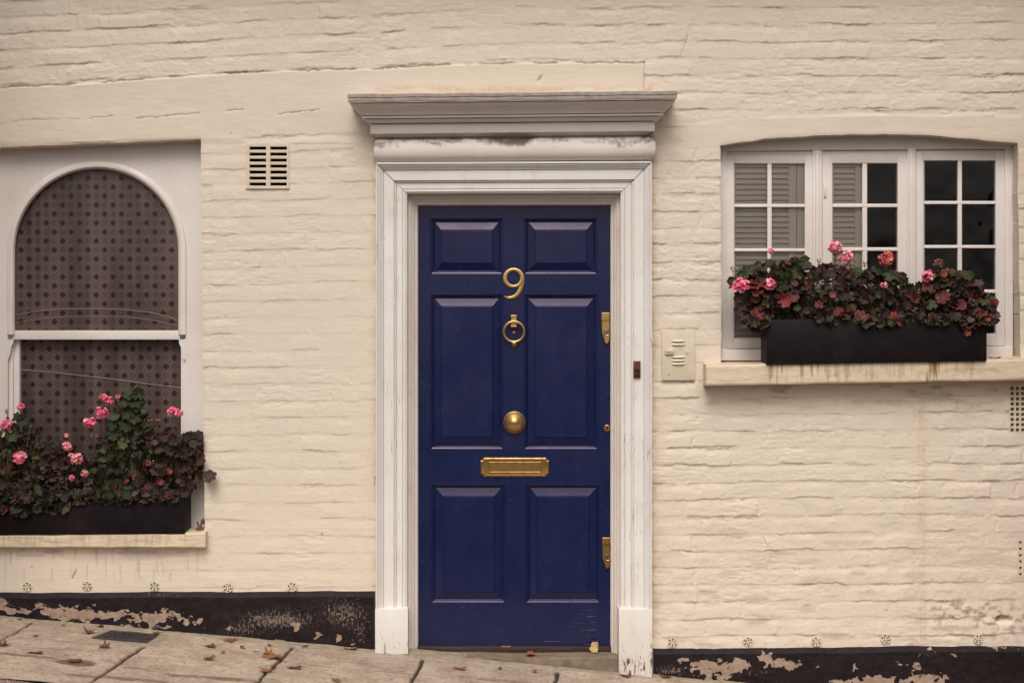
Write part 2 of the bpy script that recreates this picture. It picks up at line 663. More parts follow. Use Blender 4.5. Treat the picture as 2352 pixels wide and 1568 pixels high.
def m_lattice_glass(name, seed_shift=0.0):
    """etched glass: a lattice of small dark crosses between double diagonal lines"""
    q = NT(name)
    x, y, z = q.xyz()
    px, pz = 0.0782, 0.0838

    def frac(a):
        return q.m2('SUBTRACT', q.m2('FRACT', q.m2('ADD', a, 100.5)), 0.5)
    X = q.m2('DIVIDE', q.m2('ADD', x, 2.352 - 0.0205 + seed_shift), px)
    Z = q.m2('DIVIDE', q.m2('SUBTRACT', z, 1.8885), pz)

    def cross(ax, az):
        fx = q.m2('ABSOLUTE', frac(q.m2('ADD', X, ax)))
        fz = q.m2('ABSOLUTE', frac(q.m2('ADD', Z, az)))
        a = q.m2('MULTIPLY', q.m2('LESS_THAN', fx, 0.20), q.m2('LESS_THAN', fz, 0.034))
        b = q.m2('MULTIPLY', q.m2('LESS_THAN', fz, 0.19), q.m2('LESS_THAN', fx, 0.036))
        c = q.m2('MULTIPLY', q.m2('LESS_THAN', q.m2('ABSOLUTE', q.m2('SUBTRACT', fx, 0.14)), 0.030), q.m2('LESS_THAN', fz, 0.095))
        d = q.m2('MULTIPLY', q.m2('LESS_THAN', q.m2('ABSOLUTE', q.m2('SUBTRACT', fz, 0.133)), 0.030), q.m2('LESS_THAN', fx, 0.10))
        e = q.m2('LESS_THAN', q.m2('MAXIMUM', fx, fz), 0.075)
        return q.m2('MAXIMUM', q.m2('MAXIMUM', a, b), q.m2('MAXIMUM', q.m2('MAXIMUM', c, d), e))
    cr = q.m2('MAXIMUM', cross(0, 0), cross(0.5, 0.5))
    # diagonals, broken into dashes
    def diag(sgn):
        t = q.m2('ADD', X, q.m2('MULTIPLY', Z, sgn))
        f = q.m2('ABSOLUTE', frac(q.m2('ADD', t, 0.5)))
        ln = q.m2('LESS_THAN', q.m2('ABSOLUTE', q.m2('SUBTRACT', f, 0.13)), 0.032)
        ln2 = q.m2('LESS_THAN', f, 0.026)
        dash = q.m2('GREATER_THAN', frac(q.m2('MULTIPLY', q.m2('SUBTRACT', X, q.m2('MULTIPLY', Z, sgn)), 7.0)), -0.28)
        return q.m2('MAXIMUM', q.m2('MULTIPLY', ln, dash), q.m2('MULTIPLY', ln2, 0.6))
    dg = q.m2('MAXIMUM', diag(1), diag(-1))
    sw = q.noise(5, 3, 0.5, (2.5, 1, 0.25))
    k = q.mix(q.ramp(sw, 0.3, 0.7), (0.072, 0.046, 0.040), (0.150, 0.106, 0.090))  # soft upright bands: reflection and curtain-fold shading put into the colour
    k = q.mix(q.m2('MULTIPLY', dg, 0.85), k, (0.022, 0.011, 0.013))
    k = q.mix(cr, k, (0.009, 0.0025, 0.004))
    sp = q.ramp(q.noise(100, 2, 0.5), 0.73, 0.76)
    k = q.mix(q.m2('MULTIPLY', sp, 0.25), k, (0.3, 0.25, 0.22))
    q.col(k)
    q.set(Roughness=0.55, Specular_IOR_Level=0.2, Coat_Weight=0.45, Coat_Roughness=0.04)
    return q.m


def m_glass():
    m = bpy.data.materials.new("window_glass")
    m.use_nodes = True
    t = m.node_tree
    t.nodes.clear()
    o = t.nodes.new("ShaderNodeOutputMaterial")
    mx = t.nodes.new("ShaderNodeMixShader")
    tr = t.nodes.new("ShaderNodeBsdfTransparent")
    tr.inputs[0].default_value = (0.86, 0.84, 0.82, 1)
    gl = t.nodes.new("ShaderNodeBsdfGlossy")
    gl.inputs['Roughness'].default_value = 0.03
    fr = t.nodes.new("ShaderNodeFresnel")
    fr.inputs[0].default_value = 1.5
    tc = t.nodes.new("ShaderNodeNewGeometry")
    no = t.nodes.new("ShaderNodeTexNoise")
    no.inputs['Scale'].default_value = 3.5
    no.inputs['Detail'].default_value = 2
    bp = t.nodes.new("ShaderNodeBump")
    bp.inputs['Distance'].default_value = 0.012
    t.links.new(tc.outputs['Position'], no.inputs['Vector'])
    t.links.new(no.outputs['Fac'], bp.inputs['Height'])
    t.links.new(bp.outputs[0], gl.inputs['Normal'])
    t.links.new(fr.outputs[0], mx.inputs[0])
    t.links.new(tr.outputs[0], mx.inputs[1])
    t.links.new(gl.outputs[0], mx.inputs[2])
    t.links.new(mx.outputs[0], o.inputs[0])
    return m


def m_tone(name, rough=0.5, trans=0.0, vein=True, spec=0.4):
    q = NT(name)
    a = q.attr("tone").outputs['Color']
    if vein:
        k = q.mix(q.m2('MULTIPLY', q.ramp(q.noise(120, 4, 0.6), 0.4, 0.7), 0.35), a, (0.02, 0.012, 0.012))
    else:
        k = a
    q.col(k)
    q.set(Roughness=rough, Specular_IOR_Level=spec)
    if trans:
        q.set(Subsurface_Weight=0.0)
    q.bump(q.noise(220, 3, 0.6), 0.0008, 0.7)
    return q.m


M = dict(
    wall=m_wall(),
    white=m_white(chips=0.165, z_hi=0.55),
    jamb=m_white("white_frame_paint", (0.70, 0.635, 0.585), 0.0, 0.35),
    chipped=m_white("chipped_white_paint", (0.77, 0.745, 0.715), 0.20, 0.3, 0.22),
    winwhite=m_white("window_white_paint", (0.76, 0.70, 0.675), 0.0, 0.12),
    soot=m_soot(z0=2.268, z1=2.330),
    cornice=m_soot("cornice_paint", 0.14, 2.36, 2.66),
    door=m_door(),
    brass=m_brass("brass", tarnish=0.35),
    brass_old=m_brass("tarnished_brass", (0.40, 0.235, 0.085), (0.20, 0.11, 0.045), 0.40, 0.6),
    bronze=m_brass("bronze_bell", (0.17, 0.085, 0.05), (0.08, 0.04, 0.025), 0.45, 0.6),
    steel=simple("worn_nickel", (0.42, 0.36, 0.28), 0.35, 0.2, metal=1.0),
    dark=simple("dark_void", (0.006, 0.003, 0.004), 0.9, 0.2, bump=0),
    box=m_black_paint(),
    plinth=m_plinth(),
    pave=m_pave(),
    granite=m_granite(),
    road=simple("asphalt", (0.05, 0.045, 0.042), 0.85, 0.4, 30, bump=0.004, bscale=120),
    step=simple("worn_step_stone", (0.235, 0.175, 0.125), 0.75, 0.35, 22, bump=0.003, bscale=70),
    thresh=simple("brown_threshold", (0.055, 0.026, 0.02), 0.5, 0.4, 30, stretch=(0.3, 1, 3)),
    sill=m_sill_stained(),
    iron=simple("cast_iron", (0.05, 0.038, 0.04), 0.5, 0.4, 40, bump=0.001, bscale=90),
    shutter=simple("shutter_paint", (0.86, 0.80, 0.735), 0.5, 0.05, 8),
    room=simple("dim_room_plaster", (0.16, 0.088, 0.078), 0.9, 0.15, 3, bump=0),
    vent=simple("cream_plate_paint", (0.70, 0.60, 0.47), 0.5, 0.08, 18, bump=0.0008, bscale=80),
    glass=m_glass(),
    lattice=m_lattice_glass("etched_lattice_glass"),
    lattice_low=m_lattice_glass("etched_lattice_glass_lower", -0.004),
    reflection_line=simple("pale_reflection", (0.30, 0.22, 0.205), 0.6, 0.1),
    lead=simple("lead_capping", (0.45, 0.375, 0.33), 0.55, 0.3, 25, stretch=(1, 1, 3)),
    soil=simple("potting_soil", (0.02, 0.013, 0.01), 0.95, 0.4, 40, bump=0.006, bscale=60),
    leaf=m_tone("geranium_leaf", 0.6, spec=0.22),
    stem=m_tone("geranium_stem", 0.6, vein=False),
    petal=m_tone("geranium_petal", 0.55, vein=False),
    litter=m_tone("dry_leaf", 0.65),
)

# ------------------------------------------------------------------ ground, road, kerb, pavement
def tilted(x0, x1, y0, y1, dz):
    return [(x0, y0, gz(x0) + dz), (x1, y0, gz(x1) + dz), (x1, y1, gz(x1) + dz), (x0, y1, gz(x0) + dz)]


mb = MB()
mb.add(tilted(-400, 400, -700, 400, -0.135), [[0, 1, 2, 3]])
tag(mb.build("road", M['road']), kind="structure")

KY = -1.02
mb = MB()
kx = -4.0
while kx < 4.0:
    L = random.uniform(0.75, 0.95)
    j = random.uniform(-0.003, 0.003)
    vs, n = [], 9
    rows = []
    prof = [(KY - 0.006, -0.12), (KY - 0.006, -0.006), (KY - 0.014, 0.0), (KY - 0.06, 0.001), (KY - 0.12, 0.001),
            (KY - 0.175, -0.002), (KY - 0.19, -0.014), (KY - 0.195, -0.14)]
    for i in range(n):
        x = kx + 0.004 + (L - 0.008) * i / (n - 1)
        rows.append([(x, y, gz(x) + z + j + 0.003 * math.sin(x * 23 + y * 40)) for y, z in prof])
    mb.grid(rows)
    kx += L
tag(mb.build("kerb", M['granite'], smooth=True, angle=60), kind="structure")


def build_pavement():
    x0, x1, y0, y1, st = -3.3, 3.3, KY, 0.03, 0.0045
    nx, ny = int((x1 - x0) / st), int((y1 - y0) / st)
    xs = np.linspace(x0, x1, nx)
    ys = np.linspace(y0, y1, ny)
    X, Y = np.meshgrid(xs, ys)
    J = [[(80, 1424), (0, 1470), (-40, 1494)], [(332, 1482), (220, 1558), (190, 1580)],
         [(678, 1478), (590, 1566), (570, 1590)], [(973, 1512), (942, 1568), (930, 1595)],
         [(1280, 1533), (1275, 1568), (1272, 1600)], [(1640, 1566), (1660, 1640)], [(2050, 1604), (2120, 1680)],
         [(-110, 1452), (28, 1457), (199, 1474), (330, 1483)], [(290, 1511), (400, 1523), (600, 1543)],
         [(636, 1516), (790, 1531), (956, 1547)], [(1270, 1590), (1660, 1625)], [(956, 1578), (1272, 1606)], [(1655, 1640), (2100, 1680)]]
    W = [0.006, 0.0095, 0.0085, 0.0075, 0.008, 0.007, 0.007, 0.0055, 0.0045, 0.006, 0.005, 0.005, 0.005]
    XX = X + (fbm(X * 14, Y * 14, 5) - 0.5) * 0.016
    YY = Y + (fbm(X * 14, Y * 14, 8) - 0.5) * 0.016
    joint = np.zeros_like(X)
    for pts, wd in zip(J, W):
        g = [(G(*p).x, G(*p).y) for p in pts]
        d = dseg(XX, YY, g)
        wv = wd * (0.55 + 0.9 * fbm(X * 9, Y * 9, 31))
        joint = np.maximum(joint, 1 - sst(wv * 0.7, wv * 1.15 + 0.002, d))
    # slab tone, level: by which side of the joints a point lies
    g2 = [[(G(*p).x, G(*p).y) for p in J[k]] for k in range(7)]
    sid = np.zeros_like(X)
    for k, g in enumerate(g2):
        (ax, ay), (bx, by) = g[0], g[-1]
        sid += ((X - ax) * (by - ay) - (Y - ay) * (bx - ax) < 0).astype(float)
    lower = np.zeros_like(X)
    for k in (7, 8, 9):
        g = [(G(*p).x, G(*p).y) for p in J[k]]
        yl = np.interp(X, [p[0] for p in g], [p[1] for p in g])
        m = (X > g[0][0]) & (X < g[-1][0]) & (Y < yl)
        lower[m] = k
    tone = _h(sid + 3 * lower, lower, 77) * 0.5 + 0.25 * fbm(X * 3, Y * 6, 12)
    tilt = (_h(sid, lower, 4) - 0.5) * 0.006
    wob = (fbm(X * 6, Y * 6, 3) - 0.5) * 0.007 + (fbm(X * 30, Y * 30, 23) - 0.5) * 0.0022
    wallline = -0.045 - 0.02 * fbm(X * 5, X * 0 + 1, 41) - 0.025 * sst(-0.6, -0.3, X) * (1 - sst(0.6, 0.8, X))
    mort = sst(-0.004, 0.008, Y - wallline)
    fil = np.clip((Y - wallline) / 0.05, 0, 1) ** 1.3 * 0.012
    # mortar bed round the drain cover
    q = [(196, 1469), (243, 1443), (385, 1456), (358, 1484)]
    gq = [(G(*p).x, G(*p).y) for p in q]
    dq = dseg(XX, YY, gq + gq[:1])
    ins = inpoly(XX, YY, gq)
    mort2 = np.where(ins, 1.0, 1 - sst(0.004, 0.012, dq))
    mort = np.maximum(mort, mort2)
    joint = joint * (1 - mort2) * (1 - sst(-0.02, 0.0, Y - wallline) * 0.85)
    stain = np.zeros_like(X)
    for (u, v, a, b, s) in ((173, 1520, 0.085, 0.05, 0.8), (60, 1505, 0.16, 0.02, 0.6), (120, 1490, 0.09, 0.02, 0.3), (420, 1552, 0.10, 0.03, 0.6),
                            (520, 1560, 0.12, 0.03, 0.7), (310, 1535, 0.07, 0.02, 0.45), (260, 1556, 0.2, 0.03, 0.6), (1150, 1560, 0.2, 0.03, 0.4)):
        c = G(u, v)
        e = ((XX - c.x) / a) ** 2 + ((YY - c.y) / b) ** 2 + (fbm(X * 25, Y * 45, 61) - 0.5) * 1.6
        stain = np.maximum(stain, s * (1 - sst(0.3, 1.2, e)))
    Z = gz(X) + tilt * (1 - mort) + wob - joint * 0.010 + fil
    V = np.stack([X.ravel(), Y.ravel(), Z.ravel()], 1)
    idx = np.arange(nx * ny).reshape(ny, nx)
    Q = np.stack([idx[:-1, :-1].ravel(), idx[:-1, 1:].ravel(), idx[1:, 1:].ravel(), idx[1:, :-1].ravel()], 1)
    me = np_mesh("pavement", V, Q, dict(tone=tone.ravel(), joint=joint.ravel(), mortar=mort.ravel(), stain=stain.ravel()))
    o = link("pavement", me, M['pave'])
    tag(o, kind="structure")


build_pavement()

# ------------------------------------------------------------------ the house
house = empty("painted_house", P(1176, 1520, 0.0))
tag(house, "cream painted brick house front with a navy blue door and two windows", "house")


def wobble(pts, amp, step=9, seed=1):
    out = []
    n = len(pts)
    for i in range(n):
        a, b = pts[i], pts[(i + 1) % n]
        L = math.hypot(b[0] - a[0], b[1] - a[1])
        k = max(1, int(L / step))
        for j in range(k):
            t = j / k
            x, y = a[0] + (b[0] - a[0]) * t, a[1] + (b[1] - a[1]) * t
            if amp:
                x += (float(fbm(np.array(x / 40), np.array(y / 40), seed, 3)) - 0.5) * 2 * amp
                y += (float(fbm(np.array(x / 40 + 50), np.array(y / 40), seed + 3, 3)) - 0.5) * 2 * amp
            out.append((x, y))
    return out


ARCH = [(1655, 334), (1709, 324.5), (1787, 317.5), (1866, 312.4), (1983, 308.5), (2081, 309), (2150, 312.5), (2217, 318), (2280, 323.5), (2337, 330)]
HOLES = [
    wobble([(-24, 339), (461.5, 320), (465, 700), (470, 1224), (-24, 1232)], 1.3, seed=3),
    wobble([(905, 410), (1455, 410), (1455, 1560), (905, 1560)], 0, seed=5),
    wobble(ARCH + [(2345, 826), (1657, 834)], 2.6, seed=7),
    wobble([(568, 334), (661, 331), (662, 430), (569, 432)], 0, seed=9),
    wobble([(2319, 886), (2392, 884), (2392, 993), (2319, 994)], 0, seed=10),
    wobble([(2338, 1238), (2404, 1238), (2404, 1324), (2338, 1324)], 0, seed=11),
]
CRACKS = [([(0, 202), (120, 196), (260, 188), (330, 182), (420, 176), (520, 169), (640, 163), (760, 160), (870, 158), (1000, 150), (1200, 145), (1480, 144)], 1.6, 1.0),
          ([(0, 284), (60, 277), (190, 273), (260, 268)], 1.1, 0.55), ([(300, 275), (420, 264), (560, 251)], 1.2, 0.7),
          ([(640, 262), (720, 254), (770, 246), (800, 241)], 1.1, 0.7),
          ([(2046, 228), (2052, 262), (2048, 292), (2050, 309)], 1.2, 0.55), ([(1590, 40), (1580, 80), (1572, 105), (1562, 130)], 1.1, 0.5),
          ([(1480, 145), (1480, 204)], 1.3, 0.5), ([(468, 1258), (452, 1275), (446, 1296)], 1.3, 0.9), ([(174, 1308), (168, 1328)], 2.0, 0.9),
          ([(2205, 1250), (2200, 1262), (2197, 1274)], 2.6, 0.9), ([(863, 1094), (861, 1112)], 2.0, 0.9)]


def build_wall():
    st, sz = 0.005, 0.0042
    x0, x1, z0, z1 = -3.2, 3.2, -0.42, 3.35
    nx, nz = int((x1 - x0) / st) + 1, int((z1 - z0) / sz) + 1
    xs = x0 + np.arange(nx) * st
    zs = z0 + np.arange(nz) * sz
    X, Z = np.meshgrid(xs, zs)
    U = X * S + CU
    Vv = CV - (Z - CZ) * S
    # courses: the old house has settled, so the courses rise to the right at the top left
    kl = np.interp(Vv, [0, 200, 480, 900, 1400], [0.052, 0.050, 0.018, 0.008, 0.004])
    kr = np.interp(Vv, [0, 300, 900, 1500], [0.004, 0.002, 0.010, 0.006])
    du = U - 1176
    warp = np.where(du < 0, kl * du, kr * du)
    wob = (fbm(U / 260, Vv / 80, 2, 4) - 0.5) * 7 + (fbm(U / 30, Vv / 26, 14, 3) - 0.5) * 4.2 + (fbm(U / 8, Vv / 8, 15, 2) - 0.5) * 3.0
    pitch = 39.0
    c = (Vv + warp + wob - 20) / pitch
    L = 112.0

    def bond(c):
        """Flemish-like bond: stretchers and headers alternate, each brick laid a little out of line"""
        row = np.floor(c)
        off = _h(row, row * 0, 21) * 26 + (row % 2) * 84
        q = (U + off + (fbm(U / 26, Vv / 12, 19, 3) - 0.5) * 11) / 168.0
        k = np.floor(q)
        t = q - k
        st_ = t < 0.66
        bi = 2 * k + np.where(st_, 0, 1)
        d = np.where(st_, np.minimum(t, 0.66 - t), np.minimum(t - 0.66, 1 - t)) * 168.0
        return row, bi, d
    row, bi, vj = bond(c)
    c = c + (_h(bi, row, 66) - 0.5) * 0.13 * sst(0, 8, vj)
    row, bi, vj = bond(c)
    f = c - row
    # relief is strongest on the right and at the top, softest between the window and the door
    zone = np.interp(U, [0, 480, 560, 860, 1500, 1700, 2352], [0.75, 0.7, 0.56, 0.54, 0.92, 0.98, 0.98])
    zone = np.where(Vv < 330, np.interp(U, [0, 600, 1100, 1500, 2352], [1.2, 1.0, 0.78, 0.95, 1.0]), zone)
    run = fbm(U / 60 + row * 7.7, row * 3.1 + 0.2 * f, 33, 3)
    amp = (0.22 + 0.95 * sst(0.36, 0.70, run)) * (0.4 + 0.9 * _h(bi, row, 55))
    soft = np.clip(1.25 - zone, 0, 1)
    brick = sst(0.0, 0.42 + 0.15 * soft, f) * (1 - sst(0.950 - 0.03 * soft, 0.99, f))
    vjs = sst(0.25, 0.7, vn(bi * 3.3, row * 1.7, 8)) * np.where(Vv < 330, 0.45, 1.0) * np.where(U < 880, 0.6, 1.0)
    ve = 1 - sst(0.8, 4.6, vj)
    h = 0.0040 * amp * zone * brick
    h -= 0.0034 * ve * vjs * zone * sst(0.08, 0.25, f) * (1 - sst(0.85, 0.95, f)) * sst(0.35, 0.6, fbm(U / 20, Vv / 20, 49, 2))
    edgebr = sst(0.0, 0.25, f) * (1 - sst(0.93, 0.985, f)) * sst(0, 6, vj)
    h += ((_h(bi, row, 91) - 0.5) * 0.0022 + (_h(bi, row, 92) - 0.3) * 0.0022 * (f - 0.4)) * zone * edgebr
    h += (fbm(U / 90, Vv / 60, 44, 4) - 0.5) * 0.0034 * zone
    rag = fbm(U / 30, Vv / 8, 45, 3)
    h += np.abs(rag - 0.5) * -0.0036 * (0.7 + 0.3 * zone) * (0.2 + 1.5 * sst(0.48, 0.72, fbm(U / 140, Vv / 90, 46, 3)))
    h += (fbm(U / 14, Vv / 12, 47, 3) - 0.5) * 0.0018 * zone
    groove_shade = (1 - brick) * np.clip(amp * zone - 0.35, 0, 1)
    # plaster pimples and blebs of paint
    bl = fbm(U / 7, Vv / 7, 48, 2)
    h += 0.0016 * sst(0.74, 0.86, bl) * zone
    # smooth rendered bands: over the left window, over the door hood, round the arch of the right window
    line = np.interp(U, [p[0] for p in CRACKS[0][0]], [p[1] for p in CRACKS[0][0]])
    sm = sst(0, 3, Vv - line) * (1 - sst(1476, 1482, U)) * np.where(U < 560, 1 - sst(316, 332, Vv), 1 - sst(292, 318, Vv))
    au = np.array([p[0] for p in ARCH])
    av = np.array([p[1] for p in ARCH])
    arch = np.interp(U, au, av)
    atop = np.interp(U, [1540, 1640, 1760, 2000, 2352], [292, 278, 268, 262, 266])
    sm2 = sst(-2, 6, Vv - atop) * (1 - sst(-1, 10, Vv - arch - 4)) * sst(1548, 1600, U)
    sm3 = 0.75 * sst(1255, 1262, Vv) * (1 - sst(440, 500, U))
    smooth = np.clip(np.maximum(np.maximum(sm, sm2 * 0.9), sm3), 0, 1)
    hs_ = (fbm(U / 90, Vv / 60, 70, 4) - 0.5) * 0.005
    h = h * (1 - smooth) + smooth * (0.0035 + hs_)
    stain = 0.62 * groove_shade * (1 - smooth) * sst(0.35, 0.6, fbm(U / 18, Vv / 18, 110, 3)) * ((f > 0.9) | (f < 0.06))  # joint grime plus the brown shade of the grooves put into the colour
    for pts, wd, s in CRACKS:
        lo_u, hi_u = min(p[0] for p in pts) - 12, max(p[0] for p in pts) + 12
        lo_v, hi_v = min(p[1] for p in pts) - 12, max(p[1] for p in pts) + 12
        m = (U > lo_u) & (U < hi_u) & (Vv > lo_v) & (Vv < hi_v)
        uu = U[m] + (fbm(U[m] / 9, Vv[m] / 9, 81, 3) - 0.5) * 7
        vv = Vv[m] + (fbm(U[m] / 12, Vv[m] / 9, 82, 3) - 0.5) * 7
        d = dseg(uu, vv, pts)
        br = sst(0.34, 0.5, fbm(U[m] / 50, Vv[m] / 50, 83, 3))
        k = (1 - sst(wd * 0.5, wd * 1.8, d)) * s * br
        h[m] -= 0.004 * k
        stain[m] = np.maximum(stain[m], k * 0.85)
    # soiling with a shape of its own
    n1 = fbm(U / 22, Vv / 22, 101, 4)
    n2 = fbm(U / 60, Vv / 14, 102, 4)
    edge = np.maximum(np.exp(-np.abs(U - 862) / 6) * (U < 866), np.exp(-np.abs(U - 1500) / 7) * (U > 1495)) * (Vv > 320)
    rust = edge * 0.7 * sst(0.3, 0.6, n1)
    hood = (np.exp(-((Vv - 206) / 9) ** 2) * (U > 860) * (U < 1500) + np.exp(-((Vv - 330) / 60) ** 2) * np.exp(-np.abs(U - 850) / 18))
    rust = np.maximum(rust, 0.5 * hood * sst(0.35, 0.6, n2))
    usill = (U > 1618) * sst(880, 888, Vv) * (1 - sst(890, 960, Vv)) * sst(0.52, 0.72, n2)
    stain = np.maximum(stain, 0.55 * usill)
    lsill = (U < 476) * sst(1255, 1260, Vv) * (1 - sst(1260, 1300, Vv)) * sst(0.5, 0.7, n2)
    stain = np.maximum(stain, 0.5 * lsill)
    strk = (np.exp(-((U - 2117) / 13) ** 2)) * (Vv > 885) * (0.35 + 0.65 * sst(0.35, 0.65, fbm(U / 5, Vv / 130, 103, 3)))
    rust = np.maximum(rust, 0.40 * strk)
    low = sst(1000, 1480, Vv) * (U > 1500)
    stain = np.maximum(stain, low * 0.36 * sst(0.55, 0.75, n2))
    soot = np.exp(-(((U - 2290) / 95) ** 2 + ((Vv - 1420) / 42) ** 2)) + 0.9 * np.exp(-(((U - 2170) / 45) ** 2 + ((Vv - 1400) / 35) ** 2))
    stain = np.maximum(stain, np.clip(soot, 0, 1) * sst(0.52, 0.66, fbm(U / 14, Vv / 9, 104, 5)) * 0.85)
    h += np.clip(soot, 0, 1) * (fbm(U / 12, Vv / 9, 105, 4) - 0.6) * 0.006
    for (u, v, r) in ((740, 1225, 3), (2035, 1400, 2.5), (2300, 840, 0), (530, 306, 2), (2140, 1330, 2), (1930, 1300, 2), (74, 1300, 2)):
        if r:
            stain = np.maximum(stain, np.exp(-(((U - u) / r) ** 2 + ((Vv - v) / r) ** 2)))
    # vertical drips below the left sill
    stain = np.maximum(stain, 0.4 * (U < 480) * sst(1258, 1262, Vv) * (1 - sst(1300, 1356, Vv)) * sst(0.62, 0.76, fbm(U / 4, Vv / 90, 106, 2)))
    # a knocked-out hole low on the right, and a chip over the hood
    e = ((U - 2306) / 21) ** 2 + ((Vv - 1424) / 12) ** 2
    hole = 1 - sst(0.7, 1.15, e + (n1 - 0.5) * 0.5)
    h -= hole * np.interp(Vv, [1410, 1416, 1436], [0.0, 0.035, 0.0])
    h -= 0.006 * np.exp(-(((U - 1240 + (Vv - 181) * 0.5) / 4) ** 2 + ((Vv - 181) / 8) ** 2))
    stain = np.maximum(stain, 0.75 * np.exp(-(((U - 1240 + (Vv - 181) * 0.5) / 3) ** 2 + ((Vv - 181) / 7) ** 2)))
    # cells and openings
    uc = U[:-1, :-1] + st * S / 2
    vc = Vv[:-1, :-1] - sz * S / 2
    hid = np.zeros(uc.shape, int)
    for k, hp in enumerate(HOLES):
        hid[inpoly(uc, vc, hp)] = k + 1
    idx = np.arange(nx * nz).reshape(nz, nx)
    keep = hid == 0
    be = []
    for (A, B, ea, eb) in ((hid[:, :-1], hid[:, 1:], idx[:-1, 1:-1], idx[1:, 1:-1]), (hid[:-1, :], hid[1:, :], idx[1:-1, :-1], idx[1:-1, 1:])):
        m = (A == 0) != (B == 0)
        be.append(np.stack([ea[m], eb[m], np.maximum(A, B)[m]], 1))
    be = np.concatenate(be)
    Xf, Zf, Hf = X.ravel().copy(), Z.ravel().copy(), h.ravel().copy()
    Uf, Vf = U.ravel(), Vv.ravel()
    for k, hp in enumerate(HOLES):
        bv = np.unique(be[be[:, 2] == k + 1][:, :2])
        pu, pv = Uf[bv], Vf[bv]
        best = np.full(len(bv), 1e9)
        bu, bw = pu.copy(), pv.copy()
        n = len(hp)
        for i in range(n):
            (ax, ay), (bx, by) = hp[i], hp[(i + 1) % n]
            ex, ey = bx - ax, by - ay
            t = np.clip(((pu - ax) * ex + (pv - ay) * ey) / (ex * ex + ey * ey + 1e-9), 0, 1)
            qx, qy = ax + t * ex, ay + t * ey
            d = np.hypot(pu - qx, pv - qy)
            m = d < best
            best[m] = d[m]
            bu[m] = qx[m]
            bw[m] = qy[m]
        Xf[bv] = (bu - CU) / S
        Zf[bv] = CZ + (CV - bw) / S
        if k in (0, 2):
            us = [p[0] for p in hp]
            vs = [p[1] for p in hp]
            m = np.where((Uf > min(us) - 16) & (Uf < max(us) + 16) & (Vf > min(vs) - 16) & (Vf < max(vs) + 16))[0]
            d = dseg(Uf[m], Vf[m], hp + hp[:1])
            Hf[m] -= 0.0018 * np.exp(-(d / 3.0) ** 2)
    V = np.stack([Xf, -Hf, Zf], 1)
    Q = np.stack([idx[:-1, :-1][keep], idx[:-1, 1:][keep], idx[1:, 1:][keep], idx[1:, :-1][keep]], 1)
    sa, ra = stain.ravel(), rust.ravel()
    # reveals
    bv, inv = np.unique(be[:, :2], return_inverse=True)
    inv = inv.reshape(-1, 2)
    n0 = len(V)
    rows = [V[bv]]
    for dep in (0.05, 0.15):
        q = V[bv].copy()
        q[:, 1] = dep
        rows.append(q)
    nb = len(bv)
    V = np.concatenate([V] + rows)
    for r in range(2):
        a = n0 + r * nb + inv
        c_ = n0 + (r + 1) * nb + inv
        Q = np.concatenate([Q, np.stack([a[:, 0], a[:, 1], c_[:, 1], c_[:, 0]], 1)])
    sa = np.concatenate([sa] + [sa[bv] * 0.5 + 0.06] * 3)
    ra = np.concatenate([ra] + [ra[bv]] * 3)
    # the rest of the front: upper storey and the ends
    far = [(-9, -3.2, -1.5, 7.0), (3.2, 9, -1.5, 7.0), (-3.2, 3.2, 3.35, 7.0)]
    n1_ = len(V)
    ev, eq = [], []
    for (a, b_, c0, c1) in far:
        o = n1_ + len(ev)
        ev += [(a, -0.003, c0), (b_, -0.003, c0), (b_, -0.003, c1), (a, -0.003, c1)]
        eq.append([o, o + 1, o + 2, o + 3])
    V = np.concatenate([V, np.array(ev)])
    Q = np.concatenate([Q, np.array(eq)])
    sa = np.concatenate([sa, np.zeros(len(ev))])
    ra = np.concatenate([ra, np.zeros(len(ev))])
    used = np.unique(Q)
    re = np.full(len(V), -1)
    re[used] = np.arange(len(used))
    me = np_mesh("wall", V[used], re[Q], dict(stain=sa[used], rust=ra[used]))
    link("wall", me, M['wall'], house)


build_wall()


# ---- added out of view to darken the edges: brick side blocks and an overhang
M['brick'] = simple("light_blocker_brick", (0.20, 0.085, 0.042), 0.85, 0.35, 8, bump=0.004, bscale=40)
for sx in (-1, 1):
    mb = MB()
    for k in range(80):     # courses
        z0 = -0.6 + k * 0.085
        mb.box(sx * 2.62, sx * 7.0, -0.98, -0.002, z0, z0 + 0.077, 0.003)
        mb.box(sx * 2.626, sx * 6.99, -0.974, -0.002, z0 + 0.0771, z0 + 0.0849, 0)
    mb.build("side_shade_block", M['brick'], house)
mb = MB()
mb.box(-2.615, 2.615, -0.30, 0.0, 3.40, 3.52, 0.004)
mb.box(-2.615, 2.615, -0.36, 0.0, 3.521, 3.60, 0.01)
mb.build("shade_overhang", M['brick'], house)

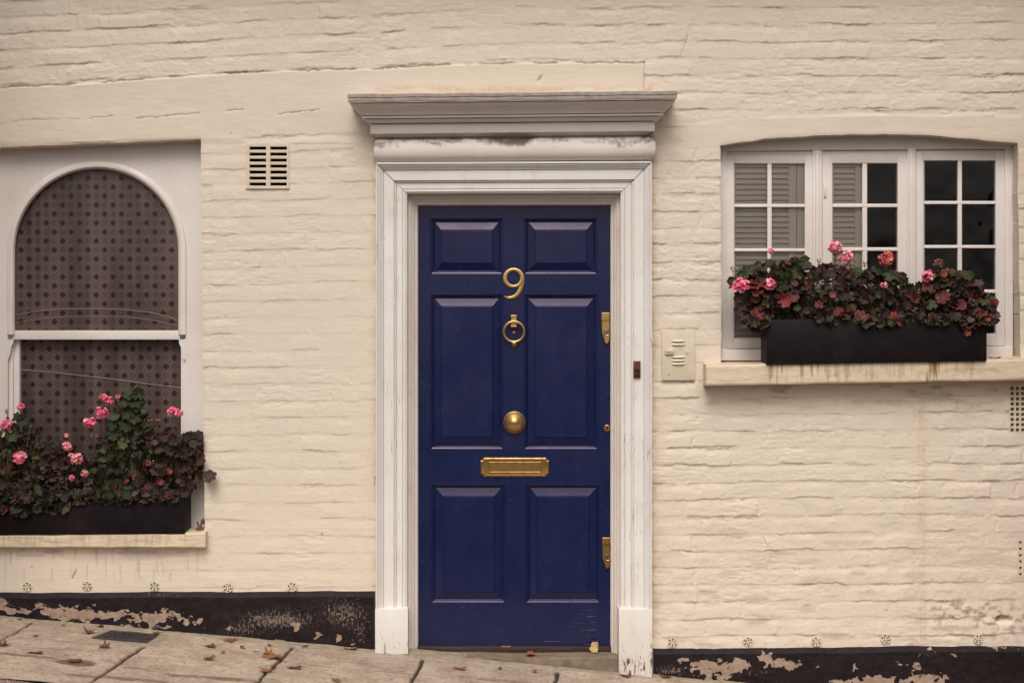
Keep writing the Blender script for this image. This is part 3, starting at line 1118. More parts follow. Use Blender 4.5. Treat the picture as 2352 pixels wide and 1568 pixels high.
# ---- black plinth, two lengths
def build_plinth(ua, ub, va, vb, blobs, scuffs, seed, proj=0.024):
    st = 0.0028
    xa, xb = P(ua, 0).x, P(ub, 0).x
    nx = int((xb - xa) / st)
    xs = np.linspace(xa, xb, nx)
    us = xs * S + CU
    ztop = CZ + (CV - np.interp(us, [ua, ub], [va, vb])) / S + (fbm(us / 110, us * 0, seed, 3) - 0.5) * 0.010
    zbot = gz(xs) - 0.03
    nv = 110
    t = np.linspace(0, 1, nv)
    T, X = np.meshgrid(t, xs, indexing='ij')
    ZT = np.broadcast_to(ztop, X.shape)
    ZB = np.broadcast_to(zbot, X.shape)
    cham = 0.021
    # the first 10 rows climb from the wall over the sloping top edge
    k = np.linspace(0, 1, 9)
    rows_y = [np.full(nx, 0.012)] + [-(0.004 + (proj - 0.004) * kk + np.zeros(nx)) for kk in k]
    rows_z = [ztop + 0.001] + [ztop - cham * kk for kk in k]
    fz = ztop - cham
    for tt in t[1:]:
        rows_z.append(fz + (zbot - fz) * tt)
        rows_y.append(np.full(nx, -proj) - 0.006 * tt)
    Yg = np.array(rows_y)
    Zg = np.array(rows_z)
    Xg = np.broadcast_to(xs, Zg.shape)
    U = Xg * S + CU
    Vv = CV - (Zg - CZ) * S
    peel = np.full(Zg.shape, 0.0)
    jit = (fbm(U / 13, Vv / 10, seed + 1, 5) - 0.5) * 1.35 + 0.25 * (fbm(U / 40, Vv / 30, seed + 11, 3) - 0.5)
    WU = U + (fbm(U / 15, Vv / 11, seed + 21, 5) - 0.5) * 34
    WV = Vv + (fbm(U / 13, Vv / 9, seed + 31, 5) - 0.5) * 24
    for (u, v, a, b, s) in blobs:
        e = ((WU - u) / a) ** 2 + ((WV - v) / b) ** 2
        peel = np.maximum(peel, s * np.exp(-e * 0.7))
    peel = peel + jit * 0.75
    scuff = np.zeros(Zg.shape)
    for (u, v, a, b, s) in scuffs:
        scuff = np.maximum(scuff, s * np.exp(-(((U - u) / a) ** 2 + ((Vv - v) / b) ** 2)))
    Yg = Yg + (peel > 0.5) * 0.0015 + (fbm(U / 20, Vv / 20, seed + 5, 4) - 0.5) * 0.006 * (np.arange(Zg.shape[0])[:, None] > 3)
    V = np.stack([Xg.ravel(), Yg.ravel(), Zg.ravel()], 1)
    ny = Zg.shape[0]
    idx = np.arange(nx * ny).reshape(ny, nx)
    Q = np.stack([idx[:-1, :-1].ravel(), idx[1:, :-1].ravel(), idx[1:, 1:].ravel(), idx[:-1, 1:].ravel()], 1)
    me = np_mesh("plinth", V, Q, dict(peel=peel.ravel(), scuff=scuff.ravel()))
    return link("plinth", me, M['plinth'], house)


build_plinth(-420, 861.5, 1360, 1358,
             [(0, 1385, 20, 14, 1.0), (45, 1397, 40, 9, 0.8), (97, 1388, 10, 6, 0.9), (130, 1404, 32, 13, 1.0), (190, 1406, 45, 15, 1.1),
              (255, 1409, 32, 9, 0.95), (290, 1406, 18, 6, 0.8), (318, 1418, 14, 9, 0.9), (355, 1415, 24, 14, 1.05), (395, 1408, 22, 11, 1.0),
              (430, 1420, 18, 7, 0.8), (455, 1420, 9, 9, 0.85), (390, 1434, 30, 7, 0.7), (524, 1436, 8, 5, 0.8), (680, 1434, 11, 15, 0.85),
              (640, 1466, 26, 4, 0.75), (735, 1456, 7, 12, 0.7), (780, 1456, 7, 12, 0.68), (822, 1466, 12, 9, 0.75), (250, 1437, 200, 5, 0.5),
              (-120, 1395, 80, 14, 0.9), (-300, 1380, 60, 18, 0.9)],
             [(640, 1420, 110, 28, 1.0), (790, 1405, 70, 40, 0.9), (380, 1365, 90, 12, 0.5), (560, 1440, 50, 18, 0.9), (830, 1440, 30, 40, 0.7)], 200)
build_plinth(1499.5, 2780, 1488, 1478,
             [(1570, 1512, 10, 6, 0.9), (1640, 1530, 50, 16, 1.0), (1600, 1528, 18, 10, 0.8), (1690, 1525, 24, 12, 0.95), (1760, 1514, 14, 12, 1.0),
              (1800, 1521, 32, 12, 1.05), (1752, 1508, 8, 18, 0.9), (1836, 1518, 10, 5, 0.8), (1960, 1530, 8, 9, 0.9), (2070, 1518, 9, 5, 0.85),
              (2100, 1524, 9, 9, 0.9), (2180, 1500, 12, 4, 0.85), (2120, 1556, 50, 14, 1.05), (2010, 1562, 60, 10, 0.95), (1930, 1562, 26, 7, 0.85),
              (2130, 1486, 14, 4, 0.8), (2290, 1484, 40, 2.5, 0.7), (1870, 1523, 6, 3, 0.8), (1640, 1552, 40, 10, 0.7)],
             [(1540, 1535, 40, 14, 0.9), (2130, 1500, 60, 12, 0.5), (1720, 1540, 60, 16, 0.5)], 300)

# ---- door surround
surround = empty("door_surround", P(1180, 1545, -0.03))
surround.location -= house.location
surround.parent = house
APROF = [(0, 0.0), (0, 0.058), (0.8, 0.060), (4.0, 0.060), (4.2, 0.050), (5.6, 0.050), (5.7, 0.057), (8, 0.055), (11, 0.050), (14, 0.043), (16.0, 0.041), (17.0, 0.041), (17.1, 0.029), (18.6, 0.029), (18.7, 0.036),
         (41.4, 0.036), (41.6, 0.028), (43, 0.028), (43.2, 0.032), (46, 0.028), (47.0, 0.027), (47.1, 0.018), (48.4, 0.018), (48.5, 0.023), (61.4, 0.023), (61.6, 0.015), (62.8, 0.015), (63.0, 0.0225), (66, 0.024), (68.4, 0.022), (69, 0.018), (71.5, 0.017), (72.3, 0.014), (72.3, -0.03)]
AL, AR, AT, AB = 862.8, 1497.6, 372.5, 1397.0


def vhead(u, v):
    return v - 0.0045 * (u - 1176)


mb = MB()
rowsL, rowsH, rowsR = [], [], []
for d, p in APROF:
    y = -p
    g = 0.7
    rowsL.append([P(AL + d, AB + 1, y), P(AL + d, vhead(AL + d, AT + d) + g, y)])
    rowsH.append([P(AL + d + g, vhead(AL + d, AT + d) - g, y), P(AR - d - g, vhead(AR - d, AT + d) - g, y)])
    rowsR.append([P(AR - d, vhead(AR - d, AT + d) + g, y), P(AR - d, AB + 1, y)])
for rws in (rowsL, rowsH, rowsR):
    # subdivide along the length so that the paint can undulate a little
    rr = []
    for a, b in rws:
        rr.append([a.lerp(b, t / 40) for t in range(41)])
    mb.grid(rr)
mb.build("architrave", M['white'], surround, smooth=True, angle=25)
for (u0, u1, vb) in ((861.5, 937, 1502), (1421.5, 1498.2, 1560)):
    mb = MB()
    mb.boxV(u0, 1398, u1, vb, -0.062, 0.03, 0.003)
    mb.build("plinth_block", M['chipped'], surround, smooth=True)

# pulvinated frieze: a fat half-round with rounded ends
mb = MB()
rows = []
fl, fr = 869.5, 1495.5
for i in range(25):
    a = math.pi * i / 24
    out = math.sin(a) ** 0.8
    up = math.cos(a)
    rws = []
    for (ue, sgn) in ((fl, -1), (fr, 1)):
        pr = 0.024 + 0.052 * out
        lat = 12.5 * out
        vm = 343.5 - 27.8 * up - 0.0095 * (ue - 1176)
        e0 = P(ue + sgn * (lat - 2), vm, 0.02)
        mid = P(ue + sgn * lat, vm, -pr * 0.62)
        e1 = P(ue + sgn * (lat - 1.3), vm, -pr * 0.90)
        e2 = P(ue + sgn * (lat - 5), vm, -pr)
        rws += [e0, mid, e1, e2] if sgn < 0 else [e2, e1, mid, e0]
    a4, b4 = rws[3], rws[4]
    rows.append(rws[:4] + [a4.lerp(b4, t / 12) for t in range(1, 12)] + rws[4:])
mb.grid(rows)
mb.build("frieze", M['soot'], surround, smooth=True, angle=60)

# cornice: profile (v at the front, left edge u at the front, projection)
CPROF = [(321, 873, 0.030), (318.5, 871, 0.033), (317, 870, 0.035), (315.4, 869.5, 0.040), (315.2, 871.5, 0.032), (313.2, 871.5, 0.032), (313, 866, 0.046), (309, 861, 0.056), (306, 857.5, 0.064), (304.8, 857.5, 0.064),
         (304.6, 851.5, 0.080), (303.4, 851, 0.081), (284, 850.6, 0.082), (282.8, 850.4, 0.082), (282.6, 856, 0.068), (280.6, 856, 0.068), (280.4, 845, 0.094), (277, 842, 0.100), (272.5, 837.5, 0.110), (271, 837, 0.111), (270.8, 840, 0.104), (269, 840, 0.104), (268.8, 831.5, 0.122),
         (264.2, 831, 0.123), (264, 834.5, 0.116), (262.2, 834.5, 0.116), (262, 829, 0.128), (258, 827.6, 0.131), (252, 823.5, 0.141), (246, 817, 0.155), (241, 811, 0.168), (237, 807.5, 0.176), (235.2, 806.6, 0.178), (235, 809, 0.172), (232.5, 809, 0.172), (232.3, 801.6, 0.187), (230.4, 801.2, 0.188), (229, 801, 0.188)]
mb = MB()
rows = []
for (v, uL, p) in CPROF:
    uR = 2354.5 - uL
    ks = 0.0098
    a = P(uL, v - ks * (uL - 1176), -p)
    b = P(uR, v - ks * (uR - 1176), -p)
    fl_ = [a.lerp(b, t / 30) for t in range(31)]
    rows.append([Vector((a.x, 0.02, a.z))] + fl_ + [Vector((b.x, 0.02, b.z))])
mb.grid(rows)
mb.build("cornice", M['cornice'], surround, smooth=True, angle=28)
mb = MB()
rows = []
for (v, uL, p, y2) in ((229.2, 799.5, 0.191, 0), (222.5, 799, 0.192, 0), (221.8, 800, 0.190, 0), (221, 800, 0.190, 0), (220.4, 798, 0.194, 0), (213.5, 797.5, 0.195, 0), (212.6, 798.5, 0.193, 0)):
    uR = 2354.5 - uL
    a = P(uL, v - 0.0098 * (uL - 1176), -p)
    b = P(uR, v - 0.0098 * (uR - 1176), -p)
    fl_ = [a.lerp(b, t / 30) + Vector((0, 0, 0.0012 * math.sin(t * 1.3) - (0.002 if 15 < t < 17 else 0))) for t in range(31)]
    rows.append([Vector((a.x, 0.02, a.z))] + fl_ + [Vector((b.x, 0.02, b.z))])
top = [Vector((p.x, 0.02, p.z + 0.004)) for p in rows[-1]]
rows.append(top)
mb.grid(rows)
mb.build("cornice_capping", M['lead'], surround, smooth=True, angle=28)

# bell push on the surround
mb = MB()
mb.boxV(1455.2, 829, 1471.2, 867.5, -0.046, -0.034, 0.0012, 0)
c = P(1463.4, 848, -0.046)
mb.lathe(c.x, c.z, [(0.0095, -0.0455), (0.0092, -0.049), (0.0075, -0.0505), (0.0064, -0.0495), (0.006, -0.053), (0.0045, -0.0555), (0.001, -0.0562)], 24, 0)
for vv in (835, 862):
    c = P(1463.4, vv, -0.046)
    mb.lathe(c.x, c.z, [(0.0035, -0.0455), (0.003, -0.0475), (0.0005, -0.048)], 12, 1)
mb.build("bell_push", [M['bronze'], M['dark']], surround, smooth=True)

# ---- door frame inside the surround
FP = [(-1, 0.0), (0, 0.0), (0.3, 0.022), (9, 0.022), (9.6, 0.024), (9.6, 0.032), (10.4, 0.034), (14, 0.036), (17.5, 0.043), (18.5, 0.046), (22, 0.047), (22.6, 0.049), (22.6, 0.062), (24.6, 0.064), (25, 0.067), (25, 0.12)]
mb = MB()
rws = []
for d, y in FP:
    dh = d * 29 / 25
    L_, R_, T_ = 935.6 + d, 1424.4 - d * 0.9, vhead(1176, 444 + dh)
    pts = [P(L_, 1500, y), P(L_, T_, y), P(R_, T_ - 1, y), P(R_, 1512, y)]
    rr = []
    for a, b in zip(pts[:-1], pts[1:]):
        rr += [a.lerp(b, t / 20) for t in range(20)]
    rws.append(rr + [pts[-1]])
mb.grid(rws)
mb.build("door_frame", M['jamb'], house, smooth=True, angle=25)

# ---- door leaf
DY = 0.075
PANELS = [  # outer moulding, foot of the bevel, raised field: each (u0, v0, u1, v1)
    ((987, 501.5, 1156, 631.5), (999.5, 510.5, 1145, 621), (1014, 528.5, 1130.5, 604)),
    ((1203, 501.5, 1373, 631.5), (1213.5, 510.5, 1362, 621), (1229.5, 528.5, 1346, 604)),
    ((987.5, 675, 1158, 1033), (998.5, 685.5, 1145.5, 1022.5), (1014.5, 704, 1130.5, 1004)),
    ((1203, 675, 1374.5, 1033), (1213, 685.5, 1362.5, 1022.5), (1231, 704, 1347.5, 1004)),
    ((989, 1111, 1162, 1386), (1001, 1119.5, 1151.5, 1374), (1018, 1139.5, 1135, 1358)),
    ((1206, 1111, 1378, 1386), (1218, 1119.5, 1370, 1374), (1233.5, 1139.5, 1351.5, 1358)),
]
DL, DR, DT, DB = 959.5, 1403.5, 470.5, 1486


def rect(u0, v0, u1, v1, y):
    return [P(u0, v0, y), P(u1, v0, y), P(u1, v1, y), P(u0, v1, y)]


mb = MB()
# stiles and rails as a sheet with six openings
us = sorted({DL, DR} | {p[0][0] for p in PANELS} | {p[0][2] for p in PANELS})
vs_ = sorted({DT, DB, 501.5, 631.5, 675, 1033, 1111, 1386})
for i in range(len(us) - 1):
    for j in range(len(vs_) - 1):
        mu, mv = (us[i] + us[i + 1]) / 2, (vs_[j] + vs_[j + 1]) / 2
        if any(p[0][0] < mu < p[0][2] and p[0][1] < mv < p[0][3] for p in PANELS):
            continue
        if any(p[0][0] <= us[i] and us[i + 1] <= p[0][2] and p[0][1] < mv < p[0][3] for p in PANELS):
            continue
        mb.add(rect(us[i], vs_[j], us[i + 1], vs_[j + 1], DY), [[0, 1, 2, 3]])
a = rect(DL, DT, DR, DB, DY)
b_ = [Vector((p.x, DY + 0.045, p.z)) for p in a]
mb.add(a + b_, [[0, 1, 5, 4], [1, 2, 6, 5], [2, 3, 7, 6], [3, 0, 4, 7], [4, 5, 6, 7]])
leaf = mb.build("door", M['door'], house, smooth=False)
for (o, bfoot, fld) in PANELS:
    mb = MB()

    def ins(r, d):
        return (r[0] + d, r[1] + d, r[2] - d, r[3] - d)

    def lerp4(r, q, t):
        return tuple(x + (y - x) * t for x, y in zip(r, q))
    loops = [(o, 0.0), (lerp4(o, bfoot, 0.06), -0.0015), (lerp4(o, bfoot, 0.2), -0.001), (lerp4(o, bfoot, 0.28), 0.004), (lerp4(o, bfoot, 0.36), 0.0045), (lerp4(o, bfoot, 0.55), 0.0065), (lerp4(o, bfoot, 0.75), 0.011), (lerp4(o, bfoot, 0.88), 0.0135),
             (lerp4(o, bfoot, 0.93), 0.016), (bfoot, 0.016), (lerp4(bfoot, fld, 0.5), 0.0105), (lerp4(bfoot, fld, 0.93), 0.0055), (fld, 0.0025), (ins(fld, 1.4), 0.002)]
    rws = [rect(*r, DY + d) for r, d in loops]
    mb.grid(rws, closed=True)
    k = len(mb.v)
    mb.f.append((k - 4, k - 3, k - 2, k - 1))
    mb.mi.append(0)
    mb.build("panel", M['door'], leaf, smooth=False)


# ---- brass furniture on the door
def ribbon(mb, pts, wid, yf, yb):
    """flat stroke with a varying width"""
    L, Rr = [], []
    n = len(pts)
    for i in range(n):
        a = Vector(pts[max(i - 1, 0)])
        b = Vector(pts[min(i + 1, n - 1)])
        t = (b - a).normalized()
        nn = Vector((-t.y, t.x))
        p = Vector(pts[i])
        L.append(p + nn * wid[i] / 2)
        Rr.append(p - nn * wid[i] / 2)
    f = [P(q.x, q.y, DY) for q in L], [P(q.x, q.y, DY) for q in Rr]
    ch = 0.0009
    A = [Vector((p.x, yf, p.z)) for p in f[0]]
    B = [Vector((p.x, yf, p.z)) for p in f[1]]
    Ab = [Vector((p.x, yb, p.z)) for p in f[0]]
    Bb = [Vector((p.x, yb, p.z)) for p in f[1]]
    A2 = [a + (b - a) * 0.12 for a, b in zip(A, B)]
    B2 = [b + (a - b) * 0.12 for a, b in zip(A, B)]
    A1 = [p + Vector((0, ch, 0)) for p in A]
    B1 = [p + Vector((0, ch, 0)) for p in B]
    mb.grid([Ab, A1, A2, B2, B1, Bb])
    for e in (0, -1):
        mb.add([Ab[e], A1[e], A2[e], B2[e], B1[e], Bb[e]], [[0, 1, 2, 3, 4, 5]])


def z7(x, y):
    return (918.75 + 0.3712 * x, 551.25 + 0.3712 * y)


mb = MB()
pts, wd = [], []
for i in range(49):
    a = 2 * math.pi * i / 48
    cx, cy = 703 + 1.5 * math.cos(a), 235.5
    x, y = cx + 51.5 * math.cos(a), cy - 52.5 * math.sin(a)
    pts.append(z7(x, y))
    wd.append((17 + 6.5 * abs(math.cos(a))) * 0.3712)
ribbon(mb, pts, wd, DY - 0.0070, DY)
ctl = [(755, 232), (757, 250), (754, 275), (747, 300), (737, 322), (722, 341), (704, 353), (684, 358), (664, 355), (650, 349), (645, 346)]
wt = [24, 24, 24, 24, 24, 23, 21, 17, 12, 8, 4]
ribbon(mb, [z7(*p) for p in ctl], [k * 0.3712 for k in wt], DY - 0.0064, DY)
mb.build("house_number", M['brass'], leaf, smooth=True, angle=30)

mb = MB()
mb.boxV(1173.9, 723, 1186.6, 751.5, DY - 0.026, DY, 0.003)
mb.boxV(1173.2, 723.5, 1187.3, 729.5, DY - 0.029, DY, 0.002)
mb.boxV(1173.4, 747.3, 1187, 751.7, DY - 0.029, DY, 0.002)
c = P(1180.6, 761.5, DY - 0.018)
mb.tube([(c.x + 0.0472 * math.cos(a), DY - 0.019 - 0.004 * math.sin(a), c.z + 0.0472 * math.sin(a)) for a in [2 * math.pi * i / 48 for i in range(48)]], 0.0062, 10, closed=True)
c = P(1181, 788.5, DY - 0.018)
mb.lathe(c.x, c.z, [(0.014, DY), (0.0135, DY - 0.006), (0.009, DY - 0.009), (0.011, DY - 0.014), (0.0085, DY - 0.024), (0.001, DY - 0.026)], 20)
c = P(1180.6, 763.5, DY)
mb.lathe(c.x, c.z, [(0.0062, DY), (0.0058, DY - 0.004), (0.0035, DY - 0.0045), (0.0034, DY - 0.002), (0.0005, DY - 0.002)], 16)
mb.build("door_knocker", M['brass'], leaf, smooth=True, angle=40)

mb = MB()
c = P(1181.4, 970, DY - 0.03)
prof = [(0.0515, 0), (0.0520, 0.004), (0.0505, 0.008), (0.0475, 0.010), (0.0470, 0.009), (0.0455, 0.012), (0.0440, 0.0150), (0.0410, 0.0195), (0.0365, 0.0245), (0.031, 0.0295), (0.026, 0.0340), (0.0215, 0.0380),
        (0.0170, 0.0415), (0.0125, 0.0440), (0.0075, 0.0457), (0.003, 0.0464), (0.001, 0.0465)]
mb.lathe(c.x, c.z, [(r, DY - y) for r, y in prof], 48)
mb.build("door_knob", M['brass'], leaf, smooth=True, angle=50)


def plate_outline(u0, v0, u1, v1, r, y):
    """rectangle with scooped, shouldered corners"""
    pts = []
    for (cx, cy, a0) in ((u0, v0, 0), (u1, v0, 90), (u1, v1, 180), (u0, v1, 270)):
        arc = []
        for i in range(7):
            a = R(a0 + 90 - 90 * i / 6)
            arc.append((cx + r * math.cos(a), cy + r * math.sin(a)))
        pts += arc
    return [(P(u, v, y).x, P(u, v, y).z) for u, v in pts]


mb = MB()
o = plate_outline(1104, 1050.5, 1260.8, 1094, 6.5, DY)
i1 = plate_outline(1106.5, 1053, 1258.3, 1091.5, 6.5, DY)
i2 = plate_outline(1109.5, 1056, 1255.3, 1088.5, 7, DY)
rws = [[Vector((x, DY, z)) for x, z in o], [Vector((x, DY - 0.005, z)) for x, z in o], [Vector((x, DY - 0.008, z)) for x, z in i1], [Vector((x, DY - 0.0065, z)) for x, z in i2]]
mb.grid(rws, closed=True)
n = len(mb.v)
mb.f.append(tuple(range(n - len(o), n)))
mb.mi.append(0)
mb.build("letter_plate", M['brass_old'], leaf, smooth=True, angle=25)
mb = MB()
rws = []
for d, y in ((0, 0.006), (0, 0.0085), (1.2, 0.0095), (2.2, 0.0085), (2.6, 0.0072), (4, 0.0072)):
    rws.append(rect(1123.5 + d, 1060.3 + d, 1243 - d, 1085 - d, DY - y))
mb.grid(rws, closed=True)
n = len(mb.v)
mb.f.append((n - 4, n - 3, n - 2, n - 1))
mb.mi.append(0)
mb.build("letter_flap", M['brass_old'], leaf, smooth=False)


def text_into(mb, s, u, v, size, y, mi):
    cu = bpy.data.curves.new("engraving", 'FONT')
    cu.body = s
    cu.size = size
    cu.align_x = 'CENTER'
    cu.extrude = 0.0003
    ob = bpy.data.objects.new("engraving", cu)
    COL.objects.link(ob)
    dg = bpy.context.evaluated_depsgraph_get()
    me = bpy.data.meshes.new_from_object(ob.evaluated_get(dg))
    c = P(u, v, y)
    mb.add([(c.x + p.co.x, y - p.co.z, c.z + p.co.y) for p in me.vertices], [list(p.vertices) for p in me.polygons], mi)
    bpy.data.objects.remove(ob)
    bpy.data.meshes.remove(me)
    bpy.data.curves.remove(cu)


def lock(uo, vo, mat, lab):
    """pull plate, tapered to a rounded foot, with a key cylinder"""
    mb = MB()
    out = [(0, 2), (1.5, 0), (18.6, 0), (18.8, 55), (17.2, 66), (15, 70), (12, 71.6), (9, 70.2), (7, 66), (0.8, 46)]
    pts = [(P(uo + a, vo + b, DY - 0.012).x, P(uo + a, vo + b, DY - 0.012).z) for a, b in out]
    mb.prism(pts, DY - 0.016, DY, 0.0028, 0)
    # engraved curved name band
    for i in range(6):
        u0 = uo + 2.5 + i * 2.7
        mb.boxV(u0, vo + 15.8 - 1.2 * math.sin(math.pi * (i + 0.5) / 6), u0 + 2.7, vo + 16.6 - 1.2 * math.sin(math.pi * (i + 0.5) / 6), DY - 0.0163, DY - 0.014, 0, 1)
    text_into(mb, "BANHAM", uo + 10, vo + 20.5, 0.0095, DY - 0.0161, 1)
    c = P(uo + 11.8, vo + 46, DY - 0.016)
    mb.lathe(c.x, c.z, [(0.0150, DY - 0.015), (0.0150, DY - 0.0205), (0.0135, DY - 0.0225), (0.0118, DY - 0.0215), (0.0115, DY - 0.0195), (0.0085, DY - 0.0195), (0.0083, DY - 0.022), (0.0005, DY - 0.022)], 28, 2)
    mb.box(c.x - 0.0014, c.x + 0.0014, DY - 0.0224, DY - 0.02, c.z - 0.007, c.z + 0.0055, 0, 1)
    mb.box(c.x - 0.0035, c.x + 0.0035, DY - 0.0224, DY - 0.02, c.z + 0.003, c.z + 0.0058, 0, 1)
    o = mb.build("door_lock", [mat, M['dark'], M['steel']], leaf, smooth=True, angle=30)
    o["label"] = lab


lock(1381.5, 717.8, M['brass'], "bright brass pull lock level with the knocker")
lock(1383.0, 1233.8, M['brass_old'], "tarnished brown pull lock low on the door")
mb = MB()
c = P(1394.3, 982.5, DY)
mb.lathe(c.x, c.z, [(0.0155, DY), (0.0153, DY - 0.004), (0.013, DY - 0.0052), (0.0118, DY - 0.0042), (0.0005, DY - 0.0045)], 28, 0)
mb.lathe(c.x, c.z + 0.0025, [(0.0042, DY - 0.004), (0.0042, DY - 0.0055), (0.0005, DY - 0.0055)], 14, 1)
mb.prism([(c.x - 0.0017, c.z + 0.001), (c.x + 0.0017, c.z + 0.001), (c.x + 0.0030, c.z - 0.0085), (c.x - 0.0030, c.z - 0.0085)], DY - 0.0054, DY - 0.004, 0, 1)
mb.build("keyhole_plate", [M['brass_old'], M['dark']], leaf, smooth=True)

# ---- threshold and step
mb = MB()
mb.boxV(955, 1484.8, 1424, 1497.5, 0.052, 0.2, 0.003)
mb.build("threshold", M['thresh'], house, smooth=True)


def build_step():
    xa, xb = P(938, 0, -0.045).x, P(1421.5, 0, -0.045).x
    zt = P(1180, 1508.5, -0.045).z
    nx, n2 = 150, 26
    rows = []
    for j in range(n2):
        if j < 12:
            y = 0.10 - (0.145) * j / 11
            z = zt + 0.004 * (y + 0.045) / 0.145
        else:
            y = -0.045
            z = zt - 0.003 - 0.18 * (j - 12) / (n2 - 13)
            y -= 0.004
        row = []
        for i in range(nx):
            x = xa + (xb - xa) * i / (nx - 1)
            nz_ = (float(fbm(np.array(x * 9), np.array(y * 30 + z * 20), 5, 4)) - 0.5) * 0.010
            wear = -0.004 * math.exp(-((x - 0.1) / 0.25) ** 2) if j < 13 else 0
            row.append((x, y + (nz_ if j >= 11 else 0), z + (nz_ * 0.4 if j < 12 else 0) + wear))
        rows.append(row)
    mb = MB()
    mb.grid(rows)
    return mb.build("doorstep", M['step'], house, smooth=True, angle=50)


build_step()

# ---- louvred vent beside the left window
vent = MB()
us_ = [564.8, 572.8, 611, 620.6, 658.6, 664]
for k in range(5):
    if k in (1, 3):
        continue
    vent.boxV(us_[k], 329.5, us_[k + 1], 433, -0.006, 0.02, 0.0008)
rowsv = [336.7 + 13.75 * i for i in range(7)]
for k in (1, 3):
    prev = 329.5
    for r in rowsv + [None]:
        nxt = 433 if r is None else r
        vent.boxV(us_[k], prev, us_[k + 1], nxt, -0.006, 0.014, 0.0008)
        if r is not None:
            # sloping blade behind each slot
            a, b = P(us_[k], r + 7.6, -0.004), P(us_[k + 1], r + 7.6, -0.004)
            vent.add([a, b, (b.x, 0.018, b.z + 0.004), (a.x, 0.018, a.z + 0.004)], [[0, 1, 2, 3]])
            prev = r + 7.6
vent.boxV(564, 430, 664.5, 433.5, -0.009, 0.0, 0.001)
vo = vent.build("air_vent", M['vent'], house)
vo["label"] = "square vent with two columns of louvre slots"
mb = MB()
mb.boxV(560, 325, 668, 437, 0.06, 0.07, 0)
mb.build("vent_duct", M['dark'], vo)


def hole_brick(u0, v0, cols, rows, pu, pv, hw, lab):
    mb = MB()
    us, vs = [u0 - 4], [v0 - 4]
    for i in range(cols):
        us += [u0 + pu * i, u0 + pu * i + hw]
    us.append(us[-1] + 4)
    for j in range(rows):
        vs += [v0 + pv * j, v0 + pv * j + hw]
    vs.append(vs[-1] + 4)
    for i in range(len(us) - 1):
        for j in range(len(vs) - 1):
            if i % 2 == 1 and j % 2 == 1:
                a, c = rect(us[i], vs[j], us[i + 1], vs[j + 1], -0.004), rect(us[i], vs[j], us[i + 1], vs[j + 1], 0.02)
                mb.grid([a, [Vector((p.x, 0.04, p.z)) for p in a]], closed=True)
                continue
            mb.add(rect(us[i], vs[j], us[i + 1], vs[j + 1], -0.004), [[0, 1, 2, 3]])
    o = mb.build("air_brick", M['vent'], house, recalc=False)
    o["label"] = lab
    mb = MB()
    mb.boxV(us[0] - 4, vs[0] - 4, us[-1] + 4, vs[-1] + 4, 0.05, 0.06, 0)
    mb.build("vent_duct", M['dark'], o)


hole_brick(2321.5, 888, 6, 9, 12.2, 11.9, 7.4, "air brick of square holes below the right sill")
hole_brick(2341, 1242, 5, 6, 14, 14.6, 6, "lower air brick of small square holes")

# ---- ten small round perforated plugs just above the plinth
plug0 = None
for (u, v) in ((62.5, 1347), (200, 1345), (354.7, 1346), (522.6, 1348.7), (671, 1347), (1545, 1474.6), (1718.4, 1473), (1875, 1472.6), (2034.5, 1466.5), (2248, 1467)):
    mb = MB()
    c = P(u, v, -0.007)
    r_ = random.Random(int(u))
    rings = [0.0, 0.0055, 0.0105, 0.0132, 0.0192, 0.0215]
    n = 24
    ph = r_.random() * 6
    for k in range(1, len(rings)):
        for i in range(n):
            a0, a1 = ph + 2 * math.pi * i / n, ph + 2 * math.pi * (i + 1) / n
            q = [(rings[k - 1], a0), (rings[k], a0), (rings[k], a1), (rings[k - 1], a1)]
            hole = (k == 2 and i % 6 < 3) or (k == 4 and i % 4 < 2)
            hole = hole and r_.random() < 0.92
            yy = -0.008 if not hole else -0.0078
            pts_ = [(c.x + rr * math.cos(a), yy, c.z + rr * math.sin(a)) for rr, a in q]
            if k == 1:
                pts_ = pts_[1:3] + [(c.x, yy, c.z)]
            mb.add(pts_, [list(range(len(pts_)))], 1 if hole else 0)
    mb.tube([(c.x + 0.021 * math.cos(t * math.pi / 12), -0.0065, c.z + 0.021 * math.sin(t * math.pi / 12)) for t in range(24)], 0.0022, 6, 0, True)
    mb.build("vent_plug", [M['vent'], M['dark']], house, recalc=False)

# ---- meter cover plate
mb = MB()
mb.boxV(1520.3, 757.2, 1596, 873, -0.014, 0.0, 0.0025)
plate = mb.build("meter_cover", M['vent'], house, smooth=True)
for (k0, vlist) in enumerate(((784.6, 792.6), (821.3, 829.3, 837.3))):
    for vv in vlist:
        mb = MB()
        a, b = P(1542.6, vv - 5, -0.0155), P(1573.3, vv, -0.0155)
        n = 10
        rws = []
        for (t, y) in ((0, 0.0), (0.3, 0.003), (0.7, 0.0065), (0.95, 0.0075)):
            z = a.z + (b.z - a.z) * t
            rws.append([Vector((a.x + (b.x - a.x) * i / n, -0.0138 - y * (math.sin(math.pi * i / n) ** 0.35 if 0 < i < n else 0), z)) for i in range(n + 1)])
        mb.grid(rws, mi=0)
        mb.box(a.x + 0.001, b.x - 0.001, -0.0152, -0.013, b.z - 0.0022, b.z + 0.0016, 0, 1)
        mb.build("louvre", [M['vent'], M['dark']], plate, smooth=True)
mb = MB()
mb.boxV(1528.2, 799.7, 1549, 813.5, -0.024, -0.013, 0.002)
for du in (4.6, 11, 17):
    c = P(1528.2 + du, 806.5, -0.022)
    rr = 0.0062 if du == 11 else 0.0035
    mb.lathe(c.x, c.z, [(rr, -0.0235), (rr * 0.9, -0.0275), (rr * 0.3, -0.0295)], 16)
mb.build("latch", M['vent'], plate, smooth=True)
mb = MB()
c = P(1578, 807.5, -0.014)
